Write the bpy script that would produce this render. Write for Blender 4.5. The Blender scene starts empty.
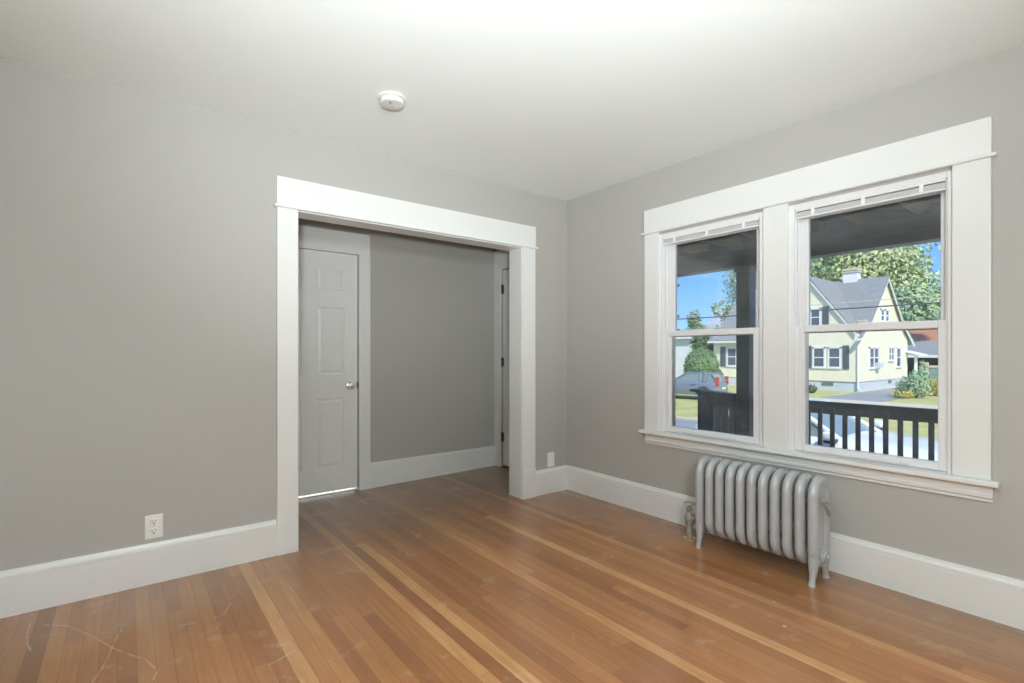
import bpy, bmesh, math, random
from mathutils import Vector, Matrix, Euler
S = bpy.context.scene
COL = S.collection
R = math.radians

# ------------------------------------------------------------------ camera
cam_d = bpy.data.cameras.new('camera'); cam = bpy.data.objects.new('camera', cam_d); COL.objects.link(cam)
cam.location = (-3.0971, -3.2255, 1.2)
cam.rotation_euler = (R(90), 0, R(52.42 - 90))
cam_d.sensor_width = 36; cam_d.lens = 501.88 / 1024 * 36
cam_d.shift_y = (353.04 - 341.5) / 1024
cam_d.clip_start = 0.05; cam_d.clip_end = 500
S.camera = cam

# ------------------------------------------------------------------ view, sky, sun, lamps
S.view_settings.view_transform = 'Standard'; S.view_settings.look = 'None'
S.view_settings.exposure = 0.08; S.view_settings.gamma = 1.0; S.view_settings.use_curve_mapping = False
S.cycles.max_bounces = 10; S.cycles.diffuse_bounces = 6; S.cycles.transparent_max_bounces = 12
S.cycles.caustics_reflective = False; S.cycles.caustics_refractive = False
S.cycles.sample_clamp_indirect = 4.0

W = bpy.data.worlds.new('sky'); S.world = W; W.use_nodes = True
wn, wl = W.node_tree.nodes, W.node_tree.links
wn.clear()
wo = wn.new('ShaderNodeOutputWorld'); bg = wn.new('ShaderNodeBackground')
tc = wn.new('ShaderNodeTexCoord'); sx = wn.new('ShaderNodeSeparateXYZ'); cr = wn.new('ShaderNodeValToRGB')
wl.new(tc.outputs['Generated'], sx.inputs[0]); wl.new(sx.outputs['Z'], cr.inputs['Fac'])
e = cr.color_ramp.elements
e[0].position = 0.0; e[0].color = (0.42, 0.66, 0.95, 1)
e[1].position = 0.55; e[1].color = (0.17, 0.36, 0.74, 1)
k = e.new(0.05); k.color = (0.33, 0.63, 0.98, 1)
k = e.new(0.17); k.color = (0.13, 0.40, 0.95, 1)
wl.new(cr.outputs['Color'], bg.inputs['Color']); bg.inputs['Strength'].default_value = 1.25
wl.new(bg.outputs[0], wo.inputs[0])

def light(name, kind, loc, energy, color=(1, 1, 1), rot=(0, 0, 0), **kw):
    d = bpy.data.lights.new(name, kind); d.energy = energy; d.color = color
    for a, b in kw.items(): setattr(d, a, b)
    o = bpy.data.objects.new(name, d); COL.objects.link(o); o.location = loc; o.rotation_euler = rot
    return o
sun_dir = Vector((-0.42, -0.60, 0.68)).normalized()
sun = light('sun', 'SUN', (0, 0, 30), 4.3, (1.0, 0.95, 0.87), angle=R(0.6))
sun.rotation_euler = sun_dir.to_track_quat('Z', 'Y').to_euler()
H_CEIL = 2.546
FILL_LAMP = (-2.95, -3.75, 1.72)  # added unseen fill light behind the camera, brightens the room
light('added_fill_bulb', 'POINT', FILL_LAMP, 130, (0.905, 0.985, 0.995), shadow_soft_size=0.16)
UP = Vector((-3.35, -3.75, 1.25))            # added unseen spot behind the camera, standing in for flash bounced off the ceiling
up = light('added_bounce_spot', 'SPOT', UP, 520, (0.905, 0.985, 0.995), shadow_soft_size=0.09, spot_size=R(88), spot_blend=1.0)
up.rotation_euler = (UP - Vector((-2.15, -2.10, H_CEIL))).to_track_quat('Z', 'Y').to_euler()
light('closet_bulb', 'POINT', (-1.9, 1.85, 1.6), 45, (1, 1, 1), shadow_soft_size=0.1)

# ------------------------------------------------------------------ materials
def mat(name, color, rough=0.5, metal=0.0, noise=0.0, scale=8.0, bump=0.0, bscale=60.0, spec=0.5, color2=None, stretch=None):
    m = bpy.data.materials.new(name); m.use_nodes = True
    n, l = m.node_tree.nodes, m.node_tree.links
    b = n['Principled BSDF']
    b.inputs['Base Color'].default_value = (*color, 1); b.inputs['Roughness'].default_value = rough
    b.inputs['Metallic'].default_value = metal; b.inputs['Specular IOR Level'].default_value = spec
    t = n.new('ShaderNodeTexCoord')
    src = t.outputs['Object']
    if stretch:
        mp = n.new('ShaderNodeMapping'); mp.inputs['Scale'].default_value = stretch
        l.new(src, mp.inputs[0]); src = mp.outputs[0]
    if noise or color2:
        nz = n.new('ShaderNodeTexNoise'); nz.inputs['Scale'].default_value = scale; nz.inputs['Detail'].default_value = 5
        l.new(src, nz.inputs['Vector'])
        rp = n.new('ShaderNodeValToRGB')
        c2 = color2 or tuple(c * (1 - noise) for c in color)
        c1 = color if color2 else tuple(min(1, c * (1 + noise)) for c in color)
        rp.color_ramp.elements[0].position = 0.32; rp.color_ramp.elements[1].position = 0.68
        rp.color_ramp.elements[0].color = (*c2, 1); rp.color_ramp.elements[1].color = (*c1, 1)
        l.new(nz.outputs['Fac'], rp.inputs['Fac']); l.new(rp.outputs['Color'], b.inputs['Base Color'])
    if bump:
        nb = n.new('ShaderNodeTexNoise'); nb.inputs['Scale'].default_value = bscale; nb.inputs['Detail'].default_value = 3
        l.new(src, nb.inputs['Vector'])
        bp = n.new('ShaderNodeBump'); bp.inputs['Strength'].default_value = bump; bp.inputs['Distance'].default_value = 0.01
        l.new(nb.outputs['Fac'], bp.inputs['Height']); l.new(bp.outputs[0], b.inputs['Normal'])
    return m

def siding(name, color, pitch=0.14):
    """horizontal clapboards: a saw-tooth bump along z"""
    m = mat(name, color, 0.6, noise=0.04, scale=2)
    n, l = m.node_tree.nodes, m.node_tree.links
    g = n.new('ShaderNodeNewGeometry'); sp = n.new('ShaderNodeSeparateXYZ'); l.new(g.outputs['Position'], sp.inputs[0])
    dv = n.new('ShaderNodeMath'); dv.operation = 'DIVIDE'; dv.inputs[1].default_value = pitch; l.new(sp.outputs['Z'], dv.inputs[0])
    fr = n.new('ShaderNodeMath'); fr.operation = 'FRACT'; l.new(dv.outputs[0], fr.inputs[0])
    inv = n.new('ShaderNodeMath'); inv.operation = 'SUBTRACT'; inv.inputs[0].default_value = 1; l.new(fr.outputs[0], inv.inputs[1])
    bp = n.new('ShaderNodeBump'); bp.inputs['Strength'].default_value = 0.5; bp.inputs['Distance'].default_value = 0.02
    l.new(inv.outputs[0], bp.inputs['Height']); l.new(bp.outputs[0], n['Principled BSDF'].inputs['Normal'])
    return m

def glass_mat(name, tint=(1, 1, 1), ior=1.5, boost=1.0):
    m = bpy.data.materials.new(name); m.use_nodes = True
    n, l = m.node_tree.nodes, m.node_tree.links
    n.clear()
    o = n.new('ShaderNodeOutputMaterial'); mx = n.new('ShaderNodeMixShader'); tr = n.new('ShaderNodeBsdfTransparent')
    gl = n.new('ShaderNodeBsdfGlossy'); fr = n.new('ShaderNodeFresnel')
    tr.inputs[0].default_value = (*tint, 1); gl.inputs['Roughness'].default_value = 0.02; fr.inputs[0].default_value = ior
    mu = n.new('ShaderNodeMath'); mu.operation = 'MULTIPLY'; mu.inputs[1].default_value = boost
    l.new(fr.outputs[0], mu.inputs[0]); l.new(mu.outputs[0], mx.inputs[0])
    df = n.new('ShaderNodeBsdfDiffuse'); df.inputs[0].default_value = (0.80, 0.90, 1.0, 1)
    tx_ = n.new('ShaderNodeTexCoord'); mp = n.new('ShaderNodeMapping'); mp.inputs['Scale'].default_value = (1, 2.2, 5.0); mp.inputs['Rotation'].default_value = (0.6, 0, 0)
    nz = n.new('ShaderNodeTexNoise'); nz.inputs['Scale'].default_value = 1.6; nz.inputs['Detail'].default_value = 6
    mr = n.new('ShaderNodeMapRange'); mr.inputs['From Min'].default_value = 0.35; mr.inputs['From Max'].default_value = 0.7; mr.inputs['To Min'].default_value = 0.008; mr.inputs['To Max'].default_value = 0.05
    m2 = n.new('ShaderNodeMixShader')
    l.new(tx_.outputs['Object'], mp.inputs[0]); l.new(mp.outputs[0], nz.inputs['Vector']); l.new(nz.outputs['Fac'], mr.inputs['Value']); l.new(mr.outputs[0], m2.inputs[0])
    l.new(tr.outputs[0], m2.inputs[1]); l.new(df.outputs[0], m2.inputs[2])
    l.new(m2.outputs[0], mx.inputs[1]); l.new(gl.outputs[0], mx.inputs[2]); l.new(mx.outputs[0], o.inputs[0])
    return m

def emis(name, color, strength):
    m = bpy.data.materials.new(name); m.use_nodes = True
    b = m.node_tree.nodes['Principled BSDF']
    b.inputs['Base Color'].default_value = (*color, 1); b.inputs['Emission Color'].default_value = (*color, 1)
    b.inputs['Emission Strength'].default_value = strength
    return m

M = {}
M['wall'] = mat('grey_wall_paint', (0.432, 0.422, 0.402), 0.7, noise=0.012, scale=1.5, bump=0.08, bscale=220)
M['ceiling'] = mat('white_ceiling_paint', (0.845, 0.885, 0.89), 0.8, noise=0.008, scale=1.2, bump=0.05, bscale=180)
M['trim'] = mat('white_gloss_trim', (0.765, 0.775, 0.77), 0.32, noise=0.01, scale=3, bump=0.03, bscale=40)
M['door'] = mat('white_door_paint', (0.80, 0.81, 0.80), 0.38, noise=0.01, scale=3)
M['vinyl'] = mat('white_vinyl', (0.77, 0.775, 0.79), 0.3)
M['blind'] = mat('pale_blind_rail', (0.72, 0.73, 0.74), 0.4)
M['clip'] = mat('clear_blind_clip', (0.88, 0.88, 0.88), 0.2)
M['plate'] = mat('white_plastic', (0.84, 0.84, 0.835), 0.3)
M['slot'] = mat('dark_slot', (0.03, 0.03, 0.03), 0.6)
M['smoke'] = mat('cream_plastic', (0.66, 0.655, 0.63), 0.5)
M['smoke2'] = mat('white_detector_base', (0.70, 0.70, 0.69), 0.5)
M['rad'] = mat('silver_radiator_paint', (0.46, 0.475, 0.49), 0.36, metal=0.15, noise=0.03, scale=12, bump=0.06, bscale=90)
M['valve'] = mat('silver_painted_valve', (0.36, 0.34, 0.30), 0.45, metal=0.25, noise=0.12, scale=30)
M['brass'] = mat('tarnished_brass', (0.50, 0.36, 0.17), 0.45, metal=0.4, noise=0.2, scale=30)
M['chrome'] = mat('chrome', (0.75, 0.75, 0.76), 0.12, metal=1.0)
M['hinge'] = mat('dark_steel', (0.10, 0.095, 0.09), 0.4, metal=0.7)
M['glass'] = glass_mat('window_glass')
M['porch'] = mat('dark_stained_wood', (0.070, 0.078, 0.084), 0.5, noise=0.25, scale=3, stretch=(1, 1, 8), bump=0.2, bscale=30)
M['joist'] = mat('bare_brown_joist', (0.26, 0.20, 0.13), 0.7, noise=0.25, scale=4)
M['deck'] = mat('grey_deck', (0.14, 0.14, 0.14), 0.7, noise=0.2, scale=4)
M['yellow'] = siding('pale_yellow_siding', (0.86, 0.82, 0.62))
M['white_siding'] = siding('white_siding', (0.78, 0.80, 0.78))
M['htrim'] = mat('house_white_trim', (0.85, 0.86, 0.86), 0.5)
M['shingle_pale'] = mat('pale_grey_shingles', (0.42, 0.45, 0.48), 0.9, noise=0.12, scale=2)
M['shingle'] = mat('grey_shingles', (0.26, 0.275, 0.272), 0.9, noise=0.22, scale=11, bump=0.3, bscale=9)
M['shingle_warm'] = mat('pinkish_grey_shingles', (0.40, 0.38, 0.40), 0.9, noise=0.15, scale=2.2)
M['red_roof'] = mat('red_brown_roof', (0.44, 0.21, 0.13), 0.9, noise=0.12, scale=2)
M['shutter'] = mat('dark_slate_shutter', (0.10, 0.13, 0.15), 0.6)
M['hpane'] = mat('dark_house_pane', (0.10, 0.12, 0.15), 0.08, spec=0.6)
M['found'] = mat('pale_blue_foundation', (0.58, 0.64, 0.70), 0.8, noise=0.06, scale=2)
M['vent'] = mat('dark_vent', (0.16, 0.18, 0.2), 0.6)
M['leaf_h'] = mat('clipped_hedge_leaves', (0.24, 0.36, 0.16), 0.8, color2=(0.14, 0.24, 0.11), scale=1.6)
M['leaf'] = mat('green_leaves', (0.46, 0.60, 0.32), 0.75, color2=(0.26, 0.42, 0.26), scale=0.6)
M['leaf_y'] = mat('yellow_green_leaves', (0.62, 0.66, 0.30), 0.75, color2=(0.36, 0.50, 0.28), scale=0.45)
M['leaf_d'] = mat('dark_hedge_leaves', (0.15, 0.23, 0.10), 0.8, color2=(0.08, 0.15, 0.07), scale=1.2)
M['leaf_l'] = mat('pale_leaves', (0.42, 0.46, 0.22), 0.8, color2=(0.25, 0.34, 0.16), scale=0.7)
M['leaf_g'] = mat('golden_leaves', (0.62, 0.50, 0.10), 0.8, color2=(0.42, 0.42, 0.10), scale=2)
M['bark'] = mat('bark', (0.16, 0.12, 0.09), 0.9, noise=0.3, scale=5)
M['lawn'] = mat('mown_grass', (0.58, 0.53, 0.22), 0.95, color2=(0.42, 0.43, 0.13), scale=1.3, bump=0.6, bscale=14)
M['asphalt'] = mat('grey_asphalt', (0.30, 0.31, 0.32), 0.9, noise=0.10, scale=2.5)
M['concrete'] = mat('pale_concrete', (0.64, 0.57, 0.42), 0.9, noise=0.08, scale=2)
M['car_white'] = mat('white_car_paint', (0.80, 0.83, 0.85), 0.18, spec=0.6)
M['car_grey'] = mat('blue_grey_car_paint', (0.24, 0.28, 0.33), 0.22, metal=0.3)
M['car_glass'] = mat('car_glass', (0.22, 0.28, 0.28), 0.08, spec=0.5)
M['tyre'] = mat('tyre_rubber', (0.03, 0.03, 0.03), 0.8)
M['rim'] = mat('alloy_rim', (0.55, 0.56, 0.58), 0.3, metal=0.8)
M['tail'] = mat('red_tail_lamp', (0.50, 0.05, 0.04), 0.25)
M['head'] = mat('headlamp_glass', (0.55, 0.60, 0.62), 0.1)
M['black'] = mat('black_plastic', (0.03, 0.03, 0.035), 0.5)
M['wire'] = mat('cable_sheath', (0.07, 0.09, 0.11), 0.6)
M['teal'] = mat('faded_green_boards', (0.22, 0.34, 0.31), 0.7, noise=0.1, scale=2)
M['added_lampshade'] = emis('added_lamp_glass', (1, 0.97, 0.92), 1.5)  # glowing glass meant for the added fill lamp

# ------------------------------------------------------------------ mesh helpers
def nb(): return bmesh.new()
def bx(bm, x0, x1, y0, y1, z0, z1, bev=0.0, seg=2, rot=None, piv=None):
    r = bmesh.ops.create_cube(bm, size=1.0)
    vs = r['verts']
    sxx, syy, szz = abs(x1 - x0), abs(y1 - y0), abs(z1 - z0)
    c = Vector(((x0 + x1) / 2, (y0 + y1) / 2, (z0 + z1) / 2))
    for v in vs: v.co = Vector((v.co.x * sxx, v.co.y * syy, v.co.z * szz)) + c
    if bev > 0:
        es = list({ed for v in vs for ed in v.link_edges})
        r2 = bmesh.ops.bevel(bm, geom=es, offset=min(bev, 0.45 * min(sxx, syy, szz)), segments=seg, affect='EDGES', profile=0.5)
        vs = list({v for f in r2['faces'] for v in f.verts} | {v for v in vs if v.is_valid})
    if rot is not None:
        bmesh.ops.rotate(bm, verts=[v for v in vs if v.is_valid], cent=piv or c, matrix=rot)
    return vs
def cyl(bm, p, q, r0, r1=None, seg=20, cap=True):
    p, q = Vector(p), Vector(q); r1 = r0 if r1 is None else r1
    d = q - p; L = d.length
    res = bmesh.ops.create_cone(bm, cap_ends=cap, cap_tris=False, segments=seg, radius1=r0, radius2=r1, depth=L)
    mtx = Matrix.Translation((p + q) / 2) @ d.to_track_quat('Z', 'Y').to_matrix().to_4x4()
    bmesh.ops.transform(bm, matrix=mtx, verts=res['verts'])
    return res['verts']
def lathe(bm, origin, axis, prof, seg=32):
    """prof: list of (radius, height) along axis"""
    axis = Vector(axis).normalized(); q = axis.to_track_quat('Z', 'Y')
    rings = []
    for r, h in prof:
        rings.append([bm.verts.new(Vector(origin) + q @ Vector((r * math.cos(2 * math.pi * i / seg), r * math.sin(2 * math.pi * i / seg), h))) for i in range(seg)])
    for a, b in zip(rings, rings[1:]):
        for i in range(seg): bm.faces.new((a[i], a[(i + 1) % seg], b[(i + 1) % seg], b[i]))
    for rg, fl in ((rings[0], True), (rings[-1], False)):
        try: bm.faces.new(rg[::-1] if fl else rg)
        except ValueError: pass
def tube(bm, pts, radii, seg=10, closed=False, cap=True, ry=None, up=Vector((0, 1, 0))):
    """sweep an ellipse along pts; ry is the half-width along `up` when given"""
    pts = [Vector(p) for p in pts]; n = len(pts); rings = []
    for i, p in enumerate(pts):
        if closed: t = (pts[(i + 1) % n] - pts[i - 1]).normalized()
        else: t = (pts[min(i + 1, n - 1)] - pts[max(i - 1, 0)]).normalized()
        u = up - t * up.dot(t)
        if u.length < 1e-4: u = Vector((1, 0, 0)) - t * t.x
        u.normalize(); w = t.cross(u)
        r = radii[i] if isinstance(radii, (list, tuple)) else radii
        a = r if ry is None else ry
        rings.append([bm.verts.new(p + u * a * math.cos(2 * math.pi * j / seg) + w * r * math.sin(2 * math.pi * j / seg)) for j in range(seg)])
    m = n if closed else n - 1
    for i in range(m):
        A, B = rings[i], rings[(i + 1) % n]
        for j in range(seg): bm.faces.new((A[j], A[(j + 1) % seg], B[(j + 1) % seg], B[j]))
    if cap and not closed:
        bm.faces.new(rings[0][::-1]); bm.faces.new(rings[-1])
def prism(bm, poly, axis, a, b):
    """extrude a 2-D polygon; axis 'x': poly is (y,z); 'y': (x,z); 'z': (x,y)"""
    def P(p, t):
        return (t, p[0], p[1]) if axis == 'x' else ((p[0], t, p[1]) if axis == 'y' else (p[0], p[1], t))
    A = [bm.verts.new(P(p, a)) for p in poly]; B = [bm.verts.new(P(p, b)) for p in poly]
    n = len(poly)
    for i in range(n): bm.faces.new((A[i], A[(i + 1) % n], B[(i + 1) % n], B[i]))
    bm.faces.new(A[::-1]); bm.faces.new(B)
def obj(name, bm, m, parent=None, smooth=None):
    bmesh.ops.recalc_face_normals(bm, faces=bm.faces)
    me = bpy.data.meshes.new(name); bm.to_mesh(me); bm.free()
    ms = m if isinstance(m, (list, tuple)) else [m]
    for x in ms: me.materials.append(x)
    o = bpy.data.objects.new(name, me); COL.objects.link(o)
    if smooth is not None:
        try:
            me.shade_smooth() if hasattr(me, 'shade_smooth') else None
            me.set_sharp_from_angle(angle=R(smooth))
        except Exception: pass
    if parent is not None: attach(o, parent)
    return o
def attach(o, p):
    mw = world_of(p)
    o.parent = p
    o.matrix_parent_inverse = mw.inverted()
def world_of(o):
    m = o.matrix_basis.copy()
    if o.parent: m = world_of(o.parent) @ o.matrix_parent_inverse @ m
    return m
def tag(o, label=None, cat=None, group=None, kind=None):
    if label: o['label'] = label
    if cat: o['category'] = cat
    if group: o['group'] = group
    if kind: o['kind'] = kind
    return o
def thing(name, loc, label, cat, group=None, kind=None):
    o = bpy.data.objects.new(name, None); COL.objects.link(o); o.empty_display_size = 0.1
    o.location = loc
    return tag(o, label, cat, group, kind)
def struct(name, bm, m, label=None, cat=None, smooth=None):
    return tag(obj(name, bm, m, None, smooth), label, cat, None, 'structure')
def sgroup(name, loc, label, cat): return thing(name, loc, label, cat, None, 'structure')

H = 2.546
XL, YB = -4.35, -4.45          # the room's far left and back walls
HXL, HYB, HXR = -3.2, 1.15, 0.05

# ------------------------------------------------------------------ floor: strip boards
def floor_material():
    m = bpy.data.materials.new('worn_oak_boards'); m.use_nodes = True
    n, l = m.node_tree.nodes, m.node_tree.links
    b = n['Principled BSDF']
    def N(t, **kw):
        x = n.new(t)
        for a, v in kw.items(): setattr(x, a, v)
        return x
    def math_(op, a, c=None, clamp=False):
        x = N('ShaderNodeMath', operation=op, use_clamp=clamp)
        for i, s in enumerate((a, c)):
            if s is None: continue
            if isinstance(s, (int, float)): x.inputs[i].default_value = s
            else: l.new(s, x.inputs[i])
        return x.outputs[0]
    at = N('ShaderNodeAttribute', attribute_name='tone'); uv = N('ShaderNodeUVMap', uv_map='uv')
    ge = N('ShaderNodeNewGeometry'); pos = ge.outputs['Position']
    sp = N('ShaderNodeSeparateXYZ'); l.new(pos, sp.inputs[0])
    sc = N('ShaderNodeSeparateColor'); l.new(at.outputs['Color'], sc.inputs[0])
    tone, idv = sc.outputs[0], sc.outputs[1]
    # grain stretched along the boards, shifted per board
    mp = N('ShaderNodeMapping'); mp.inputs['Scale'].default_value = (26, 1.3, 1); l.new(pos, mp.inputs[0])
    cx = N('ShaderNodeCombineXYZ'); l.new(math_('MULTIPLY', idv, 57.0), cx.inputs[1]); l.new(cx.outputs[0], mp.inputs['Location'])
    g1 = N('ShaderNodeTexNoise'); g1.inputs['Scale'].default_value = 2.2; g1.inputs['Detail'].default_value = 7; g1.inputs['Roughness'].default_value = 0.65
    g1.inputs['Distortion'].default_value = 0.6
    l.new(mp.outputs[0], g1.inputs['Vector'])
    g2 = N('ShaderNodeTexNoise'); g2.inputs['Scale'].default_value = 1.6; g2.inputs['Detail'].default_value = 6; l.new(pos, g2.inputs['Vector'])
    g4 = N('ShaderNodeTexNoise'); g4.inputs['Scale'].default_value = 2.6; g4.inputs['Detail'].default_value = 4; l.new(pos, g4.inputs['Vector'])
    tone = math_('ADD', tone, math_('MULTIPLY', math_('SUBTRACT', g4.outputs['Fac'], 0.5), 0.22))
    t = math_('ADD', tone, math_('MULTIPLY', math_('SUBTRACT', g1.outputs['Fac'], 0.5), 0.46))
    rp = N('ShaderNodeValToRGB'); els = rp.color_ramp.elements
    els[0].position = 0.0; els[0].color = (0.18, 0.082, 0.038, 1)
    els[1].position = 1.0; els[1].color = (0.72, 0.43, 0.19, 1)
    x = els.new(0.38); x.color = (0.31, 0.128, 0.047, 1)
    x = els.new(0.68); x.color = (0.455, 0.205, 0.075, 1)
    l.new(t, rp.inputs['Fac'])
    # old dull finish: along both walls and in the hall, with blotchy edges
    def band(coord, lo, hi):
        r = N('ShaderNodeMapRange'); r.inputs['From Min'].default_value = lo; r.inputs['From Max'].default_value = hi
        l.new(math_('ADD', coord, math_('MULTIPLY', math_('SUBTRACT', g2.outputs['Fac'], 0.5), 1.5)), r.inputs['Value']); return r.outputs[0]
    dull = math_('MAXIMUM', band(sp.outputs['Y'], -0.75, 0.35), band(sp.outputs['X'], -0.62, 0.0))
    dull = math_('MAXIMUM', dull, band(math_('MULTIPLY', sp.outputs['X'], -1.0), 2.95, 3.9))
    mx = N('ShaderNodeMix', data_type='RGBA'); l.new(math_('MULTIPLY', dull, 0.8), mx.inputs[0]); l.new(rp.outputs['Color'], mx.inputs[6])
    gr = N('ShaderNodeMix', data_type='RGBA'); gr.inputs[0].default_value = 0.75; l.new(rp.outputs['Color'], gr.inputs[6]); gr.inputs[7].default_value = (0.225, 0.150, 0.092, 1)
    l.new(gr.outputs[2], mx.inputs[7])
    col = mx.outputs[2]
    # seams
    su = N('ShaderNodeSeparateXYZ'); l.new(uv.outputs[0], su.inputs[0])
    edge = math_('MINIMUM', su.outputs[0], math_('SUBTRACT', 1.0, su.outputs[0]))
    seam = math_('LESS_THAN', edge, 0.022)
    dk = N('ShaderNodeMix', data_type='RGBA', blend_type='MULTIPLY'); l.new(math_('MULTIPLY', seam, 0.38), dk.inputs[0]); l.new(col, dk.inputs[6]); dk.inputs[7].default_value = (0.3, 0.22, 0.18, 1)
    col = dk.outputs[2]
    # scratches: drawn lines scraped through the finish
    segs = []
    for pl in SCRATCHES:
        for p, q in zip(pl, pl[1:]): segs.append((p, q))
    wob = N('ShaderNodeTexNoise'); wob.inputs['Scale'].default_value = 35; l.new(pos, wob.inputs['Vector'])
    dmin = None
    for (px, py), (qx, qy) in segs:
        L2 = (qx - px) ** 2 + (qy - py) ** 2
        tt = math_('DIVIDE', math_('ADD', math_('MULTIPLY', math_('SUBTRACT', sp.outputs['X'], px), qx - px),
                                   math_('MULTIPLY', math_('SUBTRACT', sp.outputs['Y'], py), qy - py)), L2, True)
        dx = math_('SUBTRACT', sp.outputs['X'], math_('ADD', math_('MULTIPLY', tt, qx - px), px))
        dy = math_('SUBTRACT', sp.outputs['Y'], math_('ADD', math_('MULTIPLY', tt, qy - py), py))
        d = math_('SQRT', math_('ADD', math_('MULTIPLY', dx, dx), math_('MULTIPLY', dy, dy)))
        dmin = d if dmin is None else math_('MINIMUM', dmin, d)
    wd = math_('MULTIPLY', math_('SUBTRACT', wob.outputs['Fac'], 0.30), 0.0115)
    sm = math_('LESS_THAN', dmin, wd)
    # paint flecks
    vo = N('ShaderNodeTexVoronoi', feature='F1'); vo.inputs['Scale'].default_value = 5.0; l.new(pos, vo.inputs['Vector'])
    vs = N('ShaderNodeSeparateColor'); l.new(vo.outputs['Color'], vs.inputs[0])
    fl = math_('LESS_THAN', vo.outputs['Distance'], math_('MULTIPLY', math_('MULTIPLY', vs.outputs[0], vs.outputs[1]), 0.050))
    # faint scuff clouds
    s3 = N('ShaderNodeTexNoise'); s3.inputs['Scale'].default_value = 5.5; s3.inputs['Detail'].default_value = 8; s3.inputs['Roughness'].default_value = 0.75; l.new(pos, s3.inputs['Vector'])
    sr = N('ShaderNodeMapRange'); sr.inputs['From Min'].default_value = 0.57; sr.inputs['From Max'].default_value = 0.76; l.new(s3.outputs['Fac'], sr.inputs['Value'])
    marks = math_('MAXIMUM', math_('MAXIMUM', math_('MULTIPLY', sm, 0.42), math_('MULTIPLY', fl, 0.7)), math_('MULTIPLY', sr.outputs[0], 0.42))
    fin = N('ShaderNodeMix', data_type='RGBA'); l.new(marks, fin.inputs[0]); l.new(col, fin.inputs[6]); fin.inputs[7].default_value = (0.62, 0.50, 0.38, 1)
    l.new(fin.outputs[2], b.inputs['Base Color'])
    b.inputs['Roughness'].default_value = 0.24
    b.inputs['Specular IOR Level'].default_value = 0.85
    bp = N('ShaderNodeBump'); bp.inputs['Strength'].default_value = 0.12; bp.inputs['Distance'].default_value = 0.004
    l.new(math_('SUBTRACT', 1.0, seam), bp.inputs['Height']); l.new(bp.outputs[0], b.inputs['Normal'])
    return m
SCRATCHES = [
    [(-3.381, -0.214), (-3.302, -0.28), (-3.221, -0.432), (-3.138, -0.617), (-3.091, -0.705), (-3.035, -0.796), (-3.002, -0.904), (-3.017, -0.961)],
    [(-3.11, -0.458), (-3.134, -0.567), (-3.151, -0.671), (-3.167, -0.754), (-3.194, -0.842)],
    [(-3.431, -0.151), (-3.433, -0.239), (-3.423, -0.345), (-3.398, -0.451)],
    [(-2.70, -0.496), (-2.737, -0.588), (-2.778, -0.60)],
    [(-2.66, -1.125), (-2.608, -1.108), (-2.557, -1.083)],
    [(-2.914, -0.58), (-2.849, -0.599)],
]
random.seed(7)
fb = nb(); lay = fb.loops.layers.float_color.new('tone'); uvl = fb.loops.layers.uv.new('uv')
BW = 0.0585
special = {-2.045: 0.73, -1.935: 0.78, -1.0: 0.80, -1.415: 0.74, -2.565: 0.77, -1.99: 0.34, -3.37: 0.26, -0.62: 0.70, -1.78: 0.38, -3.02: 0.62, -3.31: 0.60, -2.86: 0.58, -2.8: 0.56}
used_cols = {round((xs - XL) / BW - 0.5): (xs, tn) for xs, tn in special.items()}
def fz(x, y): return -0.019 * min(1, max(0, (y - .14) / .95)) * min(1, max(0, (-x - .05) / 1.4))
ncol = int((HXR + 0.16 - XL) / BW) + 1
start = {-1.935: -0.15, -1.0: -0.18}
for i in range(ncol):
    x0 = XL + i * BW; x1 = x0 + BW
    y = YB - random.uniform(0, 1.2)
    sp_ = used_cols.get(i)
    while y < 1.45:
        L = random.uniform(0.45, 1.9)
        y1 = min(y + L, 1.45)
        if sp_:
            y1 = min(y + random.uniform(2.2, 3.2), 1.45)
            if sp_[0] in start:
                y1 = start[sp_[0]] if y < start[sp_[0]] - 0.05 else 1.45
        tn = min(0.95, max(0.05, random.gauss(0.50, 0.072)))
        if random.random() < 0.06: tn = random.uniform(0.28, 0.38)
        if sp_ and not (sp_[0] in start and y >= start[sp_[0]] - 0.01): tn = sp_[1] + random.uniform(-0.03, 0.03)
        idn = random.random()
        cuts = [y] + [c for c in (.14, 1.09) if y + .01 < c < y1 - .01] + [y1]
        for ya, yz in zip(cuts, cuts[1:]):
            vs = [fb.verts.new((cx_, cy_, fz(cx_, cy_))) for cx_, cy_ in ((x0, ya), (x1, ya), (x1, yz), (x0, yz))]
            f = fb.faces.new(vs)
            for lp, (u_, v_) in zip(f.loops, ((0, 0), (1, 0), (1, 1), (0, 1))):
                lp[lay] = (tn, idn, 0, 1); lp[uvl].uv = (u_, v_)
        y = y1
struct('floor', fb, floor_material(), 'worn strip oak floor boards running through to the hall', 'floor')
sb = nb(); bx(sb, XL - .2, 0.14, YB - .2, 1.6, -0.2, -0.025); struct('floor_subfloor', sb, M['joist'])

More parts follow.
